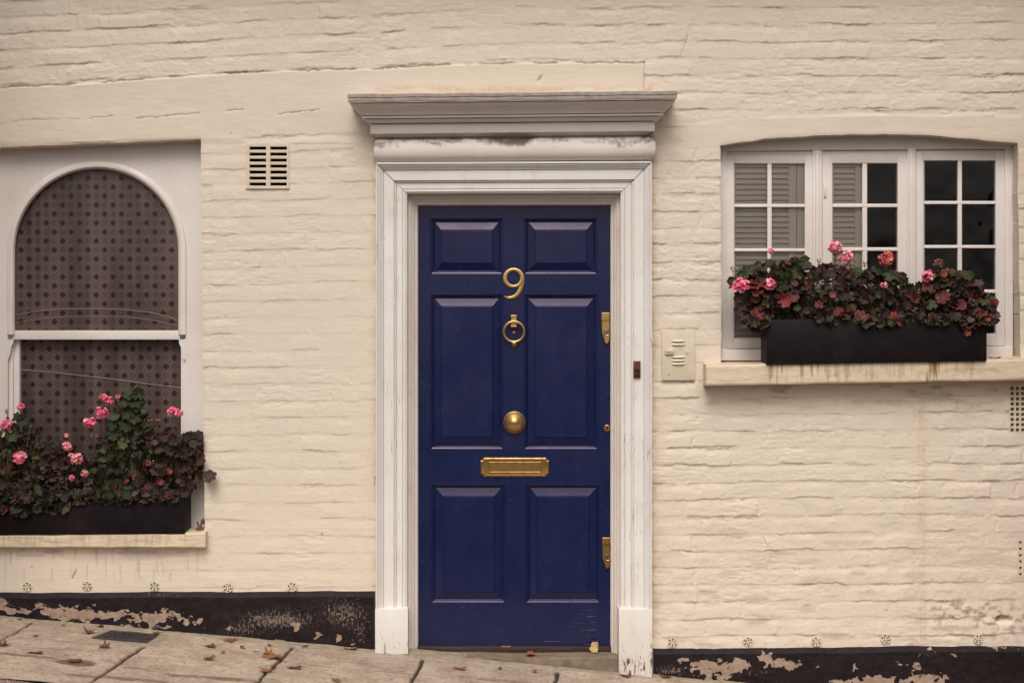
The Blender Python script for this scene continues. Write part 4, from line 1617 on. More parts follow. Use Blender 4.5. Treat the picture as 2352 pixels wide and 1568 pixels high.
mb.lathe(c.x, c.z, [(0.0088, -0.0135), (0.0086, -0.0165), (0.006, -0.0172), (0.0005, -0.0172)], 20)
mb.build("round_lock", M['vent'], plate, smooth=True)
for (u, v, mi) in ((1535.3, 771, 0), (1580.7, 771, 0), (1580.3, 860.7, 0), (1535.3, 860.3, 1)):
    mb = MB()
    c = P(u, v, -0.014)
    mb.lathe(c.x, c.z, [(0.003, -0.0135), (0.0027, -0.0158 if mi == 0 else -0.0146), (0.0005, -0.0160 if mi == 0 else -0.0146)], 12)
    mb.build("screw", M['dark'] if mi else M['vent'], plate, smooth=True)

# ---- left window: a sash with an arched head
SX, SR = 222.0, 205.0


def arch_path(hw, vtop_center, vbot, n=36, u_c=SX, straight=10):
    """left foot, up, round the arch, down to the right foot"""
    pts = [(u_c - hw, vbot + (vtop_center - vbot) * i / straight) for i in range(straight)]
    pts += [(u_c - hw * math.cos(math.pi * i / n), vtop_center - hw * math.sin(math.pi * i / n)) for i in range(n + 1)]
    pts += [(u_c + hw, vtop_center + (vbot - vtop_center) * (i + 1) / straight) for i in range(straight)]
    return pts


mb = MB()
yb = 0.078
inner = arch_path(204.5, 575.5, 1222)
outer = []
for (u, v) in inner:
    if v >= 575.4:
        outer.append((-30 if u < SX else 476, v))
    else:
        du, dv = u - SX, v - 575.5
        k = 1e9
        if du != 0:
            k = min(k, (254 if du > 0 else 252) / abs(du))
        if dv != 0:
            k = min(k, 268 / abs(dv))
        outer.append((SX + du * k, 575.5 + dv * k))
mb.grid([[P(u, v, yb) for u, v in outer], [P(u, v, yb) for u, v in inner], [Vector((P(u, v, yb).x, yb + 0.02, P(u, v, yb).z)) for u, v in inner]])
for sgn in (-1, 1):     # corner fill of the head board
    cu_ = -30 if sgn < 0 else 476
    mb.add([P(cu_, 307, yb), P(cu_, 575.5, yb), P(SX + sgn * 252, 307, yb)], [[0, 1, 2]])
win = mb.build("window", M['winwhite'], house, smooth=True, angle=30)
win["label"] = "sash window with an arched head and patterned glass"
mb = MB()
rws = []
for (hw, dt, y) in ((205.5, 0, yb + 0.01), (205.5, 0, yb - 0.004), (204.5, 0, yb - 0.007), (198, 0, yb - 0.011), (193, 0, yb - 0.010), (190, 0, yb - 0.004), (187.5, 0, yb + 0.004), (186.8, 0, yb + 0.03)):
    rws.append([P(u, v, y) for u, v in arch_path(hw, 576, 768)])
mb.grid(rws)
mb.build("arch_moulding", M['winwhite'], win, smooth=True, angle=40)
mb = MB()
mb.boxV(28.5, 758.6, 412.5, 779.6, yb + 0.004, yb + 0.05, 0.002)
for sgn, u0 in ((-1, 29), (1, 412)):     # horns under the meeting rail
    out = [(0, 779), (-13 * sgn * -1, 779), (-12 * sgn * -1, 790), (-4 * sgn * -1, 800), (-3 * sgn * -1, 812), (-10 * sgn * -1, 827), (6 * sgn, 827), (6 * sgn, 779)]
    if sgn < 0:
        out = [(14, 779), (31, 779), (30, 789), (26, 795), (25, 806), (20, 822), (14, 828)]
    else:
        out = [(428, 779), (411, 779), (411.5, 789), (415, 795), (416, 806), (420, 822), (428, 828)]
    pts = [(P(u, v, yb).x, P(u, v, yb).z) for u, v in out]
    mb.prism(pts, yb - 0.001, yb + 0.03, 0)
mb.build("upper_sash", M['winwhite'], win, smooth=True)
mb = MB()
for (u0, u1, y0) in ((18, 30, yb + 0.018), (30, 44.5, yb + 0.032), (415.5, 421, yb + 0.030), (421, 432, yb + 0.012)):
    mb.boxV(u0, 778, u1, 1224, y0, yb + 0.09, 0.0015)
mb.boxV(30, 1190, 430, 1224, yb + 0.032, yb + 0.09, 0.002)
mb.build("lower_sash", M['winwhite'], win, smooth=True)
mb = MB()
gl = arch_path(190, 577, 762, 48)
pts = [P(u, v, yb + 0.022) for u, v in gl]
mb.add(pts, [list(range(len(pts)))])
mb.build("pane", M['lattice'], win)
mb = MB()
mb.add(rect(34, 776, 424, 1200, yb + 0.055), [[0, 1, 2, 3]])
mb.build("pane", M['lattice_low'], win)
mb = MB()
for pts, y, rad in (([(35, 723), (90, 713), (150, 709.5), (222, 709), (290, 711), (345, 717), (385, 727), (409, 736)], yb + 0.0205, 0.0016),
                    ([(37, 742), (60, 737), (100, 731), (150, 727), (222, 725.5), (290, 727), (345, 734), (408, 747)], yb + 0.0205, 0.0011),
                    ([(44, 848), (150, 858), (250, 869), (330, 880), (416, 890)], yb + 0.053, 0.0019)):
    q = []
    for i in range(len(pts) - 1):
        for t in range(6):
            q.append(P(pts[i][0] + (pts[i + 1][0] - pts[i][0]) * t / 6, pts[i][1] + (pts[i + 1][1] - pts[i][1]) * t / 6, y))
    q.append(P(*pts[-1], y))
    mb.tube(q, rad, 6)
mb.build("reflection_line", M['reflection_line'], win, smooth=True)  # added thin tubes that stand in for pale reflections in the glass


def sill_mesh(name, ua, ub, va_t, vb_t, va_b, vb_b, yf, drips, mat, parent, seed, y_back=0.1):
    """stone sill: sloping top, rounded nose; drips = (u0, u1, strength) for rust runs on its front"""
    st = 0.004
    xa, xb = P(ua, 0, yf).x, P(ub, 0, yf).x
    nx = int((xb - xa) / st)
    rows, dr = [], []
    prof = []
    for t in np.linspace(0, 1, 14):
        prof.append(('t', t))
    for t in np.linspace(0, 1, 34):
        prof.append(('f', t))
    prof.append(('b', 1))
    for kind, t in prof:
        row, d = [], []
        for i in range(nx + 1):
            x = xa + (xb - xa) * i / nx
            f = i / nx
            zt = P(0, va_t + (vb_t - va_t) * f, yf).z
            zb = P(0, va_b + (vb_b - va_b) * f, yf).z
            if kind == 't':
                y = y_back + (yf + 0.004 - y_back) * t
                z = zt + 0.012 * (1 - t)
            elif kind == 'f':
                y = yf + 0.004 * (max(0, 1 - t * 12) + max(0, 1 - (1 - t) * 12))
                z = zt - 0.002 + (zb - zt + 0.002) * t
            else:
                y = 0.02
                z = zb + 0.003
            row.append((x, y, z))
        rows.append(row)
    V = np.array(rows)
    ny, nn, _ = V.shape
    U = V[:, :, 0] * S * D / (D + yf) + CU
    T = np.array([0 if k == 't' else t for k, t in prof])[:, None]
    V[:, :, 1] += (fbm(U / 40, T * 3, seed, 4) - 0.5) * 0.005 * (np.array([k != 'b' for k, t in prof])[:, None])
    V[:, :, 2] += (fbm(U / 60, T * 2, seed + 2, 3) - 0.5) * 0.004
    drip = np.zeros(U.shape)
    for (u0, u1, s) in drips:
        m = sst(u0 - 6, u0 + 6, U) * (1 - sst(u1 - 6, u1 + 6, U))
        runs = sst(0.42, 0.62, fbm(U / 5.0, T * 0.5 + 3, seed + 7, 2))
        ln = 0.35 + 0.9 * vn(U / 6, U * 0, seed + 9)
        drip = np.maximum(drip, m * s * (runs * (1 - sst(ln * 0.7, ln * 1.1, T)) + 0.25 * (1 - sst(0, 0.25, T))))
    drip *= (np.array([k == 'f' for k, t in prof])[:, None])
    idx = np.arange(ny * nn).reshape(ny, nn)
    Q = np.stack([idx[:-1, :-1].ravel(), idx[1:, :-1].ravel(), idx[1:, 1:].ravel(), idx[:-1, 1:].ravel()], 1)
    Vl = V.reshape(-1, 3)
    # end caps
    caps, ex = [], []
    for e in (0, nn - 1):
        f0 = idx[14, e]
        fN = idx[47, e]
        a, b = Vl[f0], Vl[fN]
        k = len(Vl) + len(ex)
        ex += [(a[0], y_back, a[2] + 0.01), (b[0], y_back, b[2] + 0.002)]
        caps.append([f0, fN, k + 1, k] if e == 0 else [f0, k, k + 1, fN])
    Vl = np.concatenate([Vl, np.array(ex)])
    Q = np.concatenate([Q, np.array(caps)])
    me = np_mesh(name, Vl, Q, dict(drip=np.concatenate([drip.ravel(), np.zeros(len(ex))])))
    me.set_sharp_from_angle(angle=R(50))
    return link(name, me, mat, parent)


sill_mesh("sill", -40, 472, 1229, 1222.5, 1257, 1257.5, -0.042, [(-40, 430, 0.25)], M['sill'], win, 400)

# ---- right window: three casements under a flat arch
FY = 0.072
mb = MB()
# head board under the arch
au = [p for p in ARCH]
dense = []
for i in range(len(au) - 1):
    for t in range(5):
        dense.append((au[i][0] + (au[i + 1][0] - au[i][0]) * t / 5, au[i][1] + (au[i + 1][1] - au[i][1]) * t / 5))
dense.append(au[-1])
mb.grid([[P(u, v - 6, FY) for u, v in dense], [P(u, 343 - 0.008 * (u - 1990), FY) for u, v in dense], [P(u, 345 - 0.008 * (u - 1990), FY + 0.004) for u, v in dense]])
mb.boxV(1652, 330, 1669, 822, FY - 0.001, FY + 0.07, 0.002)
mb.boxV(2308.5, 322, 2327, 818, FY - 0.001, FY + 0.07, 0.002)
mb.boxV(2326, 322, 2350, 830, FY + 0.035, FY + 0.09, 0.002)
mb.boxV(1867, 345, 1888.5, 822, FY - 0.001, FY + 0.07, 0.002)
mb.boxV(2084, 341, 2104, 822, FY - 0.001, FY + 0.07, 0.002)
mb.boxV(1873, 345, 1882, 822, FY - 0.008, FY + 0.01, 0.002)
mb.boxV(2089, 341, 2099, 822, FY - 0.008, FY + 0.01, 0.002)
mb.boxV(1656, 344, 2330, 358, FY + 0.012, FY + 0.07, 0.002)
mb.boxV(1656, 801.5, 1990, 828, FY - 0.03, FY + 0.07, 0.004)
mb.boxV(1990.5, 795, 2325, 823, FY - 0.03, FY + 0.07, 0.004)
win2 = mb.build("window", M['winwhite'], house, smooth=True)
win2["label"] = "white three-casement window under a shallow arch"
CAS = [  # outer (u0, v0, u1, v1), glass, upright bar, cross bars
    ((1668.5, 357, 1866.5, 800), (1686, 375, 1849, 778.5), (1762.8, 1772.8), ((470.6, 475.8), (572.4, 577.4), (675, 680.5))),
    ((1889, 353.5, 2083.5, 797), (1911.5, 374.5, 2062, 774), (1981, 1992), ((470, 476), (570, 576), (672, 677))),
    ((2104.5, 348.5, 2308, 794), (2121.5, 368.5, 2287, 768.5), (2200.2, 2209.8), ((463.6, 468.8), (564.8, 569.8), (667, 672.5))),
]
for (o, g, ub, vbs) in CAS:
    mb = MB()
    y0, y1 = FY + 0.006, FY + 0.05
    mb.boxV(o[0], o[1], g[0], o[3], y0, y1, 0.0018)
    mb.boxV(g[2], o[1], o[2], o[3], y0, y1, 0.0018)
    mb.boxV(g[0], o[1], g[2], g[1], y0 + 0.0004, y1, 0.0018)
    mb.boxV(g[0], g[3], g[2], o[3], y0 + 0.0004, y1, 0.0018)
    # putty bevel round the glass
    rws = [rect(g[0], g[1], g[2], g[3], y0 + 0.001), rect(g[0] + 2.6, g[1] + 2.2, g[2] - 2.6, g[3] - 3, y0 + 0.014), rect(g[0] + 2.6, g[1] + 2.2, g[2] - 2.6, g[3] - 3, y0 + 0.03)]
    mb.grid(rws, closed=True)
    mb.boxV(ub[0], g[1], ub[1], g[3], y0 + 0.003, y0 + 0.026, 0.003)
    for (a, b) in vbs:
        mb.boxV(g[0], a, g[2], b, y0 + 0.002, y0 + 0.026, 0.002)
        mb.boxV(g[0], a - 2.0, g[2], a + 0.5, y0 + 0.011, y0 + 0.026, 0.001)
    mb.build("casement", M['winwhite'], win2, smooth=True)
    mb = MB()
    mb.add(rect(g[0] - 3, g[1] - 3, g[2] + 3, g[3] + 3, y0 + 0.017), [[3, 2, 1, 0]])
    mb.build("pane", M['glass'], win2, recalc=False)
mb = MB()
mb.boxV(1893, 424, 1898, 452, FY - 0.002, FY + 0.01, 0.001)
mb.build("hinge", M['winwhite'], win2, smooth=True)

# louvred shutters folded back behind the glass
def shutter(ua, ub, l0, l1, vt, vb, y):
    mb = MB()
    mb.boxV(ua, vt, l0, vb, y, y + 0.022, 0.001)
    mb.boxV(l1, vt, ub, vb, y, y + 0.022, 0.001)
    mb.boxV(l0, vt, l1, vt + 18, y + 0.0005, y + 0.022, 0.001)
    mb.boxV(l0, vb - 18, l1, vb, y + 0.0005, y + 0.022, 0.001)
    v = vt + 18
    p = 12.4
    while v < vb - 18:
        a, b = P(l0, v, y + 0.016), P(l1, v + p + 1.5, y + 0.003)
        mb.add([(a.x, y + 0.016, a.z), (b.x, y + 0.016, a.z), (b.x, y + 0.003, b.z + 0.004), (a.x, y + 0.003, b.z + 0.004),
                (b.x, y + 0.004, b.z), (a.x, y + 0.004, b.z), (a.x, y + 0.019, a.z - 0.004), (b.x, y + 0.019, a.z - 0.004)],
               [[0, 1, 2, 3], [3, 2, 4, 5], [5, 4, 7, 6], [0, 1, 7, 6]])
        v += p
    return mb.build("shutter", M['shutter'], win2)


SY = FY + 0.030
shutter(1640, 1829.5, 1660, 1811, 366, 800, SY)
shutter(1830.5, 1983, 1846, 1964, 366, 800, SY + 0.004)
sill_mesh("sill", 1622, 2480, 838, 821, 885.5, 870, -0.098, [(1765, 1885, 0.7), (1885, 1960, 0.4), (1960, 2100, 0.3), (2105, 2165, 1.0), (2165, 2240, 0.35)], M['sill'], win2, 420)

# dim rooms behind the glass
mb = MB()
xa, xb = P(1560, 0).x, P(2480, 0).x
za, zb_ = P(0, 900).z, P(0, 250).z
mb.add([(xa, 0.26, za), (xb, 0.26, za), (xb, 0.26, zb_), (xa, 0.26, zb_), (xa, 1.5, za), (xb, 1.5, za), (xb, 1.5, zb_), (xa, 1.5, zb_)],
       [[4, 5, 6, 7], [0, 1, 5, 4], [3, 2, 6, 7], [0, 3, 7, 4], [1, 2, 6, 5]])
mb.add([(xa, 0.152, za), (xb, 0.152, za), (xb, 0.26, za), (xa, 0.26, za), (xa, 0.152, zb_), (xb, 0.152, zb_), (xb, 0.26, zb_), (xa, 0.26, zb_)],
       [[0, 1, 2, 3], [4, 5, 6, 7], [0, 3, 7, 4], [1, 2, 6, 5]])
mb.build("room", M['room'], house)

# ------------------------------------------------------------------ drain cover
cover = empty("drain_cover", G(288, 1462))
tag(cover, "small square iron drain cover with a round ribbed lid, set in the pavement", "drain cover")
q = [G(255.5, 1449), G(363, 1458.5), G(337, 1477), G(211, 1466)]
up = Vector((0, 0, 0.0055))
mb = MB()
mb.add([p + up for p in q] + [p - up for p in q], [[0, 1, 2, 3], [0, 1, 5, 4], [1, 2, 6, 5], [2, 3, 7, 6], [3, 0, 4, 7]])
mb.build("frame", M['iron'], cover)
mb = MB()


def bil(a, b):
    p = q[0].lerp(q[1], a)
    r_ = q[3].lerp(q[2], a)
    return p.lerp(r_, b)


n = 40
ring0, ring1, ring2, ring3 = [], [], [], []
for i in range(n):
    a = 2 * math.pi * i / n
    for lst, rr, dz in ((ring0, 0.47, 0.0056), (ring1, 0.465, 0.0095), (ring2, 0.44, 0.0095), (ring3, 0.43, 0.0068)):
        lst.append(bil(0.5 + rr * math.cos(a), 0.5 + rr * math.sin(a)) + Vector((0, 0, dz)))
mb.grid([ring0, ring1, ring2, ring3], closed=True)
k = len(mb.v)
mb.f.append(tuple(range(k - n, k)))
mb.mi.append(0)
for i in range(-4, 5):
    for j in range(-3, 4):
        ca, cb = 0.5 + i * 0.098 + (0.049 if j % 2 else 0), 0.5 + j * 0.115
        if math.hypot(ca - 0.5, cb - 0.5) > 0.385:
            continue
        s1, s2 = 0.040, 0.040
        p4 = [bil(ca - s1, cb - s2), bil(ca + s1, cb - s2), bil(ca + s1, cb + s2), bil(ca - s1, cb + s2)]
        mb.add([p + Vector((0, 0, 0.0090)) for p in p4] + [p + Vector((0, 0, 0.0066)) for p in p4], [[0, 1, 2, 3], [0, 1, 5, 4], [1, 2, 6, 5], [2, 3, 7, 6], [3, 0, 4, 7]])
mb.build("lid", M['iron'], cover)

# ------------------------------------------------------------------ window boxes
def window_box(name, ua, ub, vt, vb, yf, yb_, slope, label):
    """open-topped timber trough; slope = rise to the right, metres per metre"""
    e = empty(name, P((ua + ub) / 2, vb, (yf + yb_) / 2))
    tag(e, label, "window box")
    mb = MB()
    a, c = P(ua, vt, yf), P(ub, vb, yf)
    t = 0.018
    mb.box(a.x, c.x, yf, yf + t, c.z, a.z, 0.002)
    mb.box(a.x + 0.0005, a.x + t, yf + t + 0.0003, yb_, c.z, a.z - 0.001, 0.002)
    mb.box(c.x - t, c.x - 0.0005, yf + t + 0.0003, yb_, c.z, a.z - 0.001, 0.002)
    mb.box(a.x + t, c.x - t, yb_ - t, yb_ + 0.0005, c.z, a.z - 0.002, 0.002)
    cx = (a.x + c.x) / 2
    mb.v = [(x, y, z + slope * (x - cx)) for x, y, z in mb.v]
    mb.build("trough", M['box'], e, smooth=True)
    mb = MB()
    nx, ny = 70, 14
    rows = []
    for j in range(ny):
        y = yf + t + (yb_ - yf - 2 * t) * j / (ny - 1)
        rows.append([(a.x + t + (c.x - a.x - 2 * t) * i / (nx - 1), y, a.z - 0.028 + slope * (a.x + (c.x - a.x) * i / (nx - 1) - cx) + random.uniform(-0.006, 0.006)) for i in range(nx)])
    mb.grid(rows)
    mb.build("soil", M['soil'], e, smooth=True)
    return e


window_box("window_box", -74, 424.7, 1124, 1227, -0.044, 0.10, 0.006, "long black window box below the arched sash window, dark with age")
window_box("window_box", 1760.5, 2266.5, 730.5, 832.5, -0.110, 0.030, 0.0165, "black window box on the rust streaked sill of the three-part window")

# ------------------------------------------------------------------ geraniums
BROWN = [(0.050, 0.029, 0.024), (0.036, 0.020, 0.019), (0.070, 0.043, 0.034), (0.046, 0.032, 0.021), (0.032, 0.024, 0.016)]
GREEN = [(0.032, 0.040, 0.016), (0.044, 0.054, 0.022), (0.022, 0.031, 0.012), (0.060, 0.072, 0.028)]
RED = [(0.19, 0.026, 0.027), (0.12, 0.020, 0.021), (0.22, 0.050, 0.036)]


def geranium_leaf(mb, c, nrm, upd, r, base, rim, rr):
    """a round scalloped leaf, cupped and ruffled, notched where the stalk joins"""
    nrm = nrm.normalized()
    up_ = (upd - nrm * upd.dot(nrm)).normalized()
    side = nrm.cross(up_)
    n = 27
    ph = rr.uniform(0, 6)
    cup = rr.uniform(-0.10, 0.34)
    fold = rr.uniform(-0.15, 0.30)
    vs = [c]
    cols = [tuple(k * 1.15 for k in base)]
    for (ring, rho) in ((1, 0.42), (2, 0.74), (3, 1.0)):
        for i in range(n):
            a = -math.pi + 2 * math.pi * (i + 0.5) / n
            lob = 1 + 0.085 * math.cos(7 * a) + ((0.04 * math.cos(21 * a) + rr.uniform(-0.05, 0.05)) if ring == 3 else 0)
            notch = 1 - 0.55 * math.exp(-((abs(a) - math.pi) / 0.26) ** 2)
            q = r * rho * (lob if ring > 1 else 1) * notch
            x, y = q * math.sin(a), q * math.cos(a)
            z = cup * r * rho * rho + fold * abs(x) * rho + 0.10 * r * rho * rho * math.cos(7 * a + ph) + 0.11 * r * rho * math.sin(2 * a + ph)
            vs.append(c + side * x + up_ * y + nrm * z)
            vein = 0.10 * math.cos(7 * a)
            if ring == 1:
                k = tuple(b * (1.0 + vein) for b in base)
            elif ring == 2:
                k = tuple(b * (0.92 + vein) for b in base)
            else:
                k = rim
            cols.append(k)
    fs = [[0, 1 + i, 1 + (i + 1) % n] for i in range(n)]
    for ring in range(2):
        o = 1 + ring * n
        for i in range(n):
            fs.append([o + i, o + n + i, o + n + (i + 1) % n, o + (i + 1) % n])
    mb.add(vs, fs, 0, cols)


def flower(parent, u, v, y, r_px, rr, kind="pink"):
    """a head of ruffled petals on a dome, a few buds under it"""
    mb = MB()
    c = P(u, v, y)
    r = r_px / S
    n = int(18 + r_px * 2.2)
    for i in range(n):
        th = rr.uniform(0, 2 * math.pi)
        ph = math.acos(rr.uniform(-0.35, 1.0))
        d = Vector((math.sin(ph) * math.cos(th), -math.cos(ph) * 0.85, math.sin(ph) * math.sin(th)))
        p = c + Vector((d.x * r, d.y * r * 0.9, d.z * r * 0.85)) * rr.uniform(0.55, 0.92)
        pr = r * rr.uniform(0.24, 0.40)
        nn = (d + Vector((rr.uniform(-.6, .6), rr.uniform(-.6, .2), rr.uniform(-.6, .6)))).normalized()
        a = nn.orthogonal().normalized()
        a.rotate(Matrix.Rotation(rr.uniform(0, 6.28), 3, nn))
        b = nn.cross(a)
        if kind == "pink":
            base = rr.choice([(0.84, 0.13, 0.24), (0.86, 0.21, 0.32), (0.88, 0.34, 0.44), (0.80, 0.09, 0.19)])
        elif kind == "salmon":
            base = rr.choice([(0.62, 0.10, 0.09), (0.72, 0.17, 0.14), (0.5, 0.06, 0.06)])
        elif kind == "pale":
            base = rr.choice([(0.86, 0.28, 0.32), (0.88, 0.42, 0.44), (0.82, 0.20, 0.25)])
        else:
            base = rr.choice([(0.20, 0.06, 0.03), (0.10, 0.04, 0.02), (0.26, 0.05, 0.04)])
        m = 9
        vs, cols = [p], [tuple(k * 0.8 for k in base)]
        for ring, rho in ((1, 0.55), (2, 1.0)):
            for k in range(m):
                t = 2 * math.pi * k / m
                q = pr * rho * (1 + 0.12 * math.cos(3 * t + i))
                vs.append(p + a * q * math.cos(t) + b * q * 0.8 * math.sin(t) + nn * (0.35 * pr * rho * rho + 0.12 * pr * rho * math.cos(4 * t + i)))
                lt = 1.0 if ring == 1 else 1.12
                cols.append((min(0.92, base[0] * lt), base[1] * lt + 0.02 * ring, base[2] * lt + 0.02 * ring))
        fs = [[0, 1 + k, 1 + (k + 1) % m] for k in range(m)] + [[1 + k, 1 + m + k, 1 + m + (k + 1) % m, 1 + (k + 1) % m] for k in range(m)]
        mb.add(vs, fs, 0, cols)
    return mb.build("flower_head", M['petal'], parent, smooth=True, recalc=False, angle=None)


def buds(parent, u, v, y, r_px, rr, n=7):
    mb = MB()
    c = P(u, v, y)
    r = r_px / S
    for i in range(n):
        d = Vector((rr.uniform(-1, 1), rr.uniform(-1, .4), rr.uniform(-.5, 1))).normalized()
        a = c - Vector((0, 0, r * 0.9))
        p = c + d * r * rr.uniform(0.5, 0.95)
        col = rr.choice([(0.27, 0.20, 0.09), (0.32, 0.21, 0.12), (0.19, 0.16, 0.06), (0.45, 0.17, 0.14)])
        mb.tube([a, a.lerp(p, 0.6), p], [0.0008, 0.0008, 0.001], 5, cols=(0.12, 0.07, 0.05))
        dd = (p - a).normalized()
        L = rr.uniform(0.006, 0.009)
        mb.tube([p, p + dd * L * 0.3, p + dd * L * 0.7, p + dd * L], [0.0008, 0.0026, 0.0028, 0.0006], 7, cols=col)
    return mb.build("bud_cluster", M['petal'], parent, smooth=True, recalc=False)


def plant(label, group, outline, root, yr, n_leaf, seed, gf=0.25, rf=0.05, rmin=6.5, rmax=14.0, fl=(), bd=(), reds=(), extra=(), greens=()):
    rr = random.Random(seed)
    e = empty("geranium", P(root[0], root[1], (yr[0] + yr[1]) / 2))
    tag(e, label, "geranium", group)
    fo, stm = MB(), MB()
    us = [p[0] for p in outline]
    vs = [p[1] for p in outline]
    ym = (yr[0] + yr[1]) / 2
    rootw = P(root[0], root[1], ym)
    lst = []
    tries = 0
    n_leaf = int(n_leaf * 1.9)
    pts = []
    while len(lst) < n_leaf and tries < 20000:
        tries += 1
        u, v = rr.uniform(min(us), max(us)), rr.uniform(min(vs), max(vs))
        if not bool(inpoly(np.array([u]), np.array([v]), outline)[0]):
            continue
        dmin = min([math.hypot(u - a, v - b) for a, b in pts[-400:]] or [99])
        if dmin < 5.5 and rr.random() < 0.8:
            continue
        if root[1] < 900 and root[1] - 38 < v < root[1] - 4 and rr.random() < 0.45:
            continue
        pts.append((u, v))
        r = rr.uniform(rmin, rmax) * rr.uniform(0.8, 1.1)
        if rr.random() < 0.25:
            r *= 0.6
        lst.append((u, v, r, None))
    if root[1] > 900:       # leaves tumbling over the front of the box
        k = 0
        while k < 42:
            u, v = rr.uniform(min(us), max(us)), rr.uniform(1108, max(vs) - 4)
            k += 1
            if bool(inpoly(np.array([u]), np.array([v]), outline)[0]):
                lst.append((u, v, rr.uniform(9, 15), None))
    for (u, v, r) in reds:
        lst.append((u, v, r, 'red'))
    for (u, v, r) in greens:
        lst.append((u, v, r, 'green'))
    for (u, v, r) in extra:
        lst.append((u, v, r, 'brown'))
    vlo = max(vs)
    for (u, v, r, kind) in lst:
        hang = max(0.0, (v - root[1]) / 40)
        if kind:
            y = yr[0] - 0.006
        elif hang > 0:
            y = yr[0] - rr.uniform(0.004, 0.03)
        else:
            y = yr[0] + (yr[1] - yr[0]) * rr.random() ** 1.6
        c = P(u, v, y)
        nrm = Vector((rr.gauss(0, 0.7), -1.0 + 0.2 * rr.random(), rr.gauss(0.45, 0.6)))
        if rr.random() < 0.15:
            nrm = Vector((rr.gauss(0, 0.8), -0.5, rr.gauss(0.8, 0.4)))
        if kind:
            nrm = Vector((rr.gauss(0, 0.3), -1.0, rr.gauss(0.3, 0.3)))
        upd = Vector((rr.gauss(0, 0.7) + (u - root[0]) / 200, -0.3, rr.gauss(0.5 - 1.4 * min(1, hang + 0.2), 0.5)))
        t = rr.random()
        if kind == 'red' or (kind is None and t < rf):
            base = rr.choice(RED)
            rim = tuple(k * 1.15 for k in rr.choice(RED))
            if rr.random() < 0.5:
                base = tuple((a * 0.45 + b * 0.55) for a, b in zip(base, rr.choice(BROWN)))
        elif kind == 'green' or (kind is None and t < rf + gf):
            base = rr.choice(GREEN)
            rim = tuple(k * 1.0 for k in base)
        else:
            base = rr.choice(BROWN)
            rim = tuple(k * 1.1 for k in base)
            if rr.random() < 0.16:
                rim = tuple((a * 0.6 + b * 0.4) for a, b in zip(rim, rr.choice(RED)))
        s = rr.uniform(0.8, 1.2)
        base = tuple(k * s for k in base)
        geranium_leaf(fo, c, nrm, upd, r / S, base, rim, rr)
        # stalk from a point on the way to the root
        if rr.random() < 0.8 or kind:
            j = rootw.lerp(P(u, root[1] - 0.35 * max(0, root[1] - v), ym), 0.75)
            mid = j.lerp(c, 0.55) + Vector((rr.uniform(-.012, .012), 0.0, rr.uniform(0.0, 0.02)))
            stm.tube([j, mid, c + Vector((0, 0.003, 0))], [0.0017, 0.0014, 0.0010], 5, cols=rr.choice([(0.13, 0.085, 0.045), (0.085, 0.07, 0.03), (0.24, 0.16, 0.09)]))
    # main woody stems
    for k in range(7):
        tip = rr.choice(lst)
        p = P(tip[0], min(tip[1], root[1] - 12), ym)
        stm.tube([rootw + Vector((rr.uniform(-.08, .08), rr.uniform(-.02, .02), -0.03)), rootw.lerp(p, 0.5) + Vector((rr.uniform(-.03, .03), 0, 0.01)), p], [0.0042, 0.0034, 0.0022], 6, cols=(0.085, 0.055, 0.035))
    for f_ in fl:
        u, v, r = f_[:3]
        kind = f_[3] if len(f_) > 3 else "pink"
        y = yr[0] - 0.012
        c = P(u, v, y)
        foot = P(u + rr.uniform(-12, 12), min(root[1], v + rr.uniform(60, 90)), yr[0] + 0.02)
        stm.tube([foot, foot.lerp(c, 0.5) + Vector((rr.uniform(-.008, .008), 0, 0)), c], [0.0019, 0.0017, 0.0015], 6, cols=(0.075, 0.032, 0.03))
        flower(e, u, v, y, r, rr, kind)
        if kind in ("pink", "pale") and r > 11:
            buds(e, u + rr.uniform(-4, 4), v + r * 0.85, y + 0.004, 7, rr, 5)
    for (u, v, r) in bd:
        y = yr[0] - 0.006
        c = P(u, v + r, y)
        foot = P(u + rr.uniform(-8, 8), min(root[1], v + rr.uniform(45, 70)), yr[0] + 0.02)
        stm.tube([foot, foot.lerp(c, 0.5) + Vector((rr.uniform(-.004, .004), 0, 0)), c], [0.0015, 0.0013, 0.0012], 5, cols=(0.10, 0.06, 0.035))
        buds(e, u, v, y, r, rr)
    fo.build("foliage", M['leaf'], e, smooth=True, recalc=False, angle=None)
    stm.build("stems", M['stem'], e, smooth=True, recalc=False)
    return e


GLW = "geraniums in the left window box"
GRW = "geraniums in the right window box"
YL, YR = (-0.030, 0.085), (-0.104, 0.024)
plant("leggy dark geranium at the far left of the left box with single pink blooms", GLW,
      [(-60, 1000), (-10, 985), (18, 962), (45, 950), (66, 962), (84, 990), (98, 1010), (112, 1050), (110, 1130), (85, 1180), (60, 1186), (0, 1170), (-60, 1165)], (30, 1130), YL, 150, 11, 0.30, 0.02,
      fl=((48, 934, 10), (14, 975, 14), (45, 1051, 16), (-14, 1010, 12)), bd=((17, 946, 7), (2, 990, 5)), greens=((50, 965, 14), (30, 1000, 15)))
plant("brown-leaved geranium in the left box with a ladder of small pale pink blooms", GLW,
      [(100, 1020), (130, 1010), (160, 1035), (185, 1045), (200, 1060), (205, 1140), (175, 1160), (110, 1178), (90, 1140)], (150, 1130), YL, 105, 12, 0.22, 0.03,
      fl=((153, 1000, 6, "pale"), (155, 1024, 12, "pale"), (164, 1045, 7, "pale"), (176, 1053, 14, "pale"), (166, 1097, 8), (194, 1086, 9, "pale")), bd=((192, 1096, 6), (163, 1106, 5)))
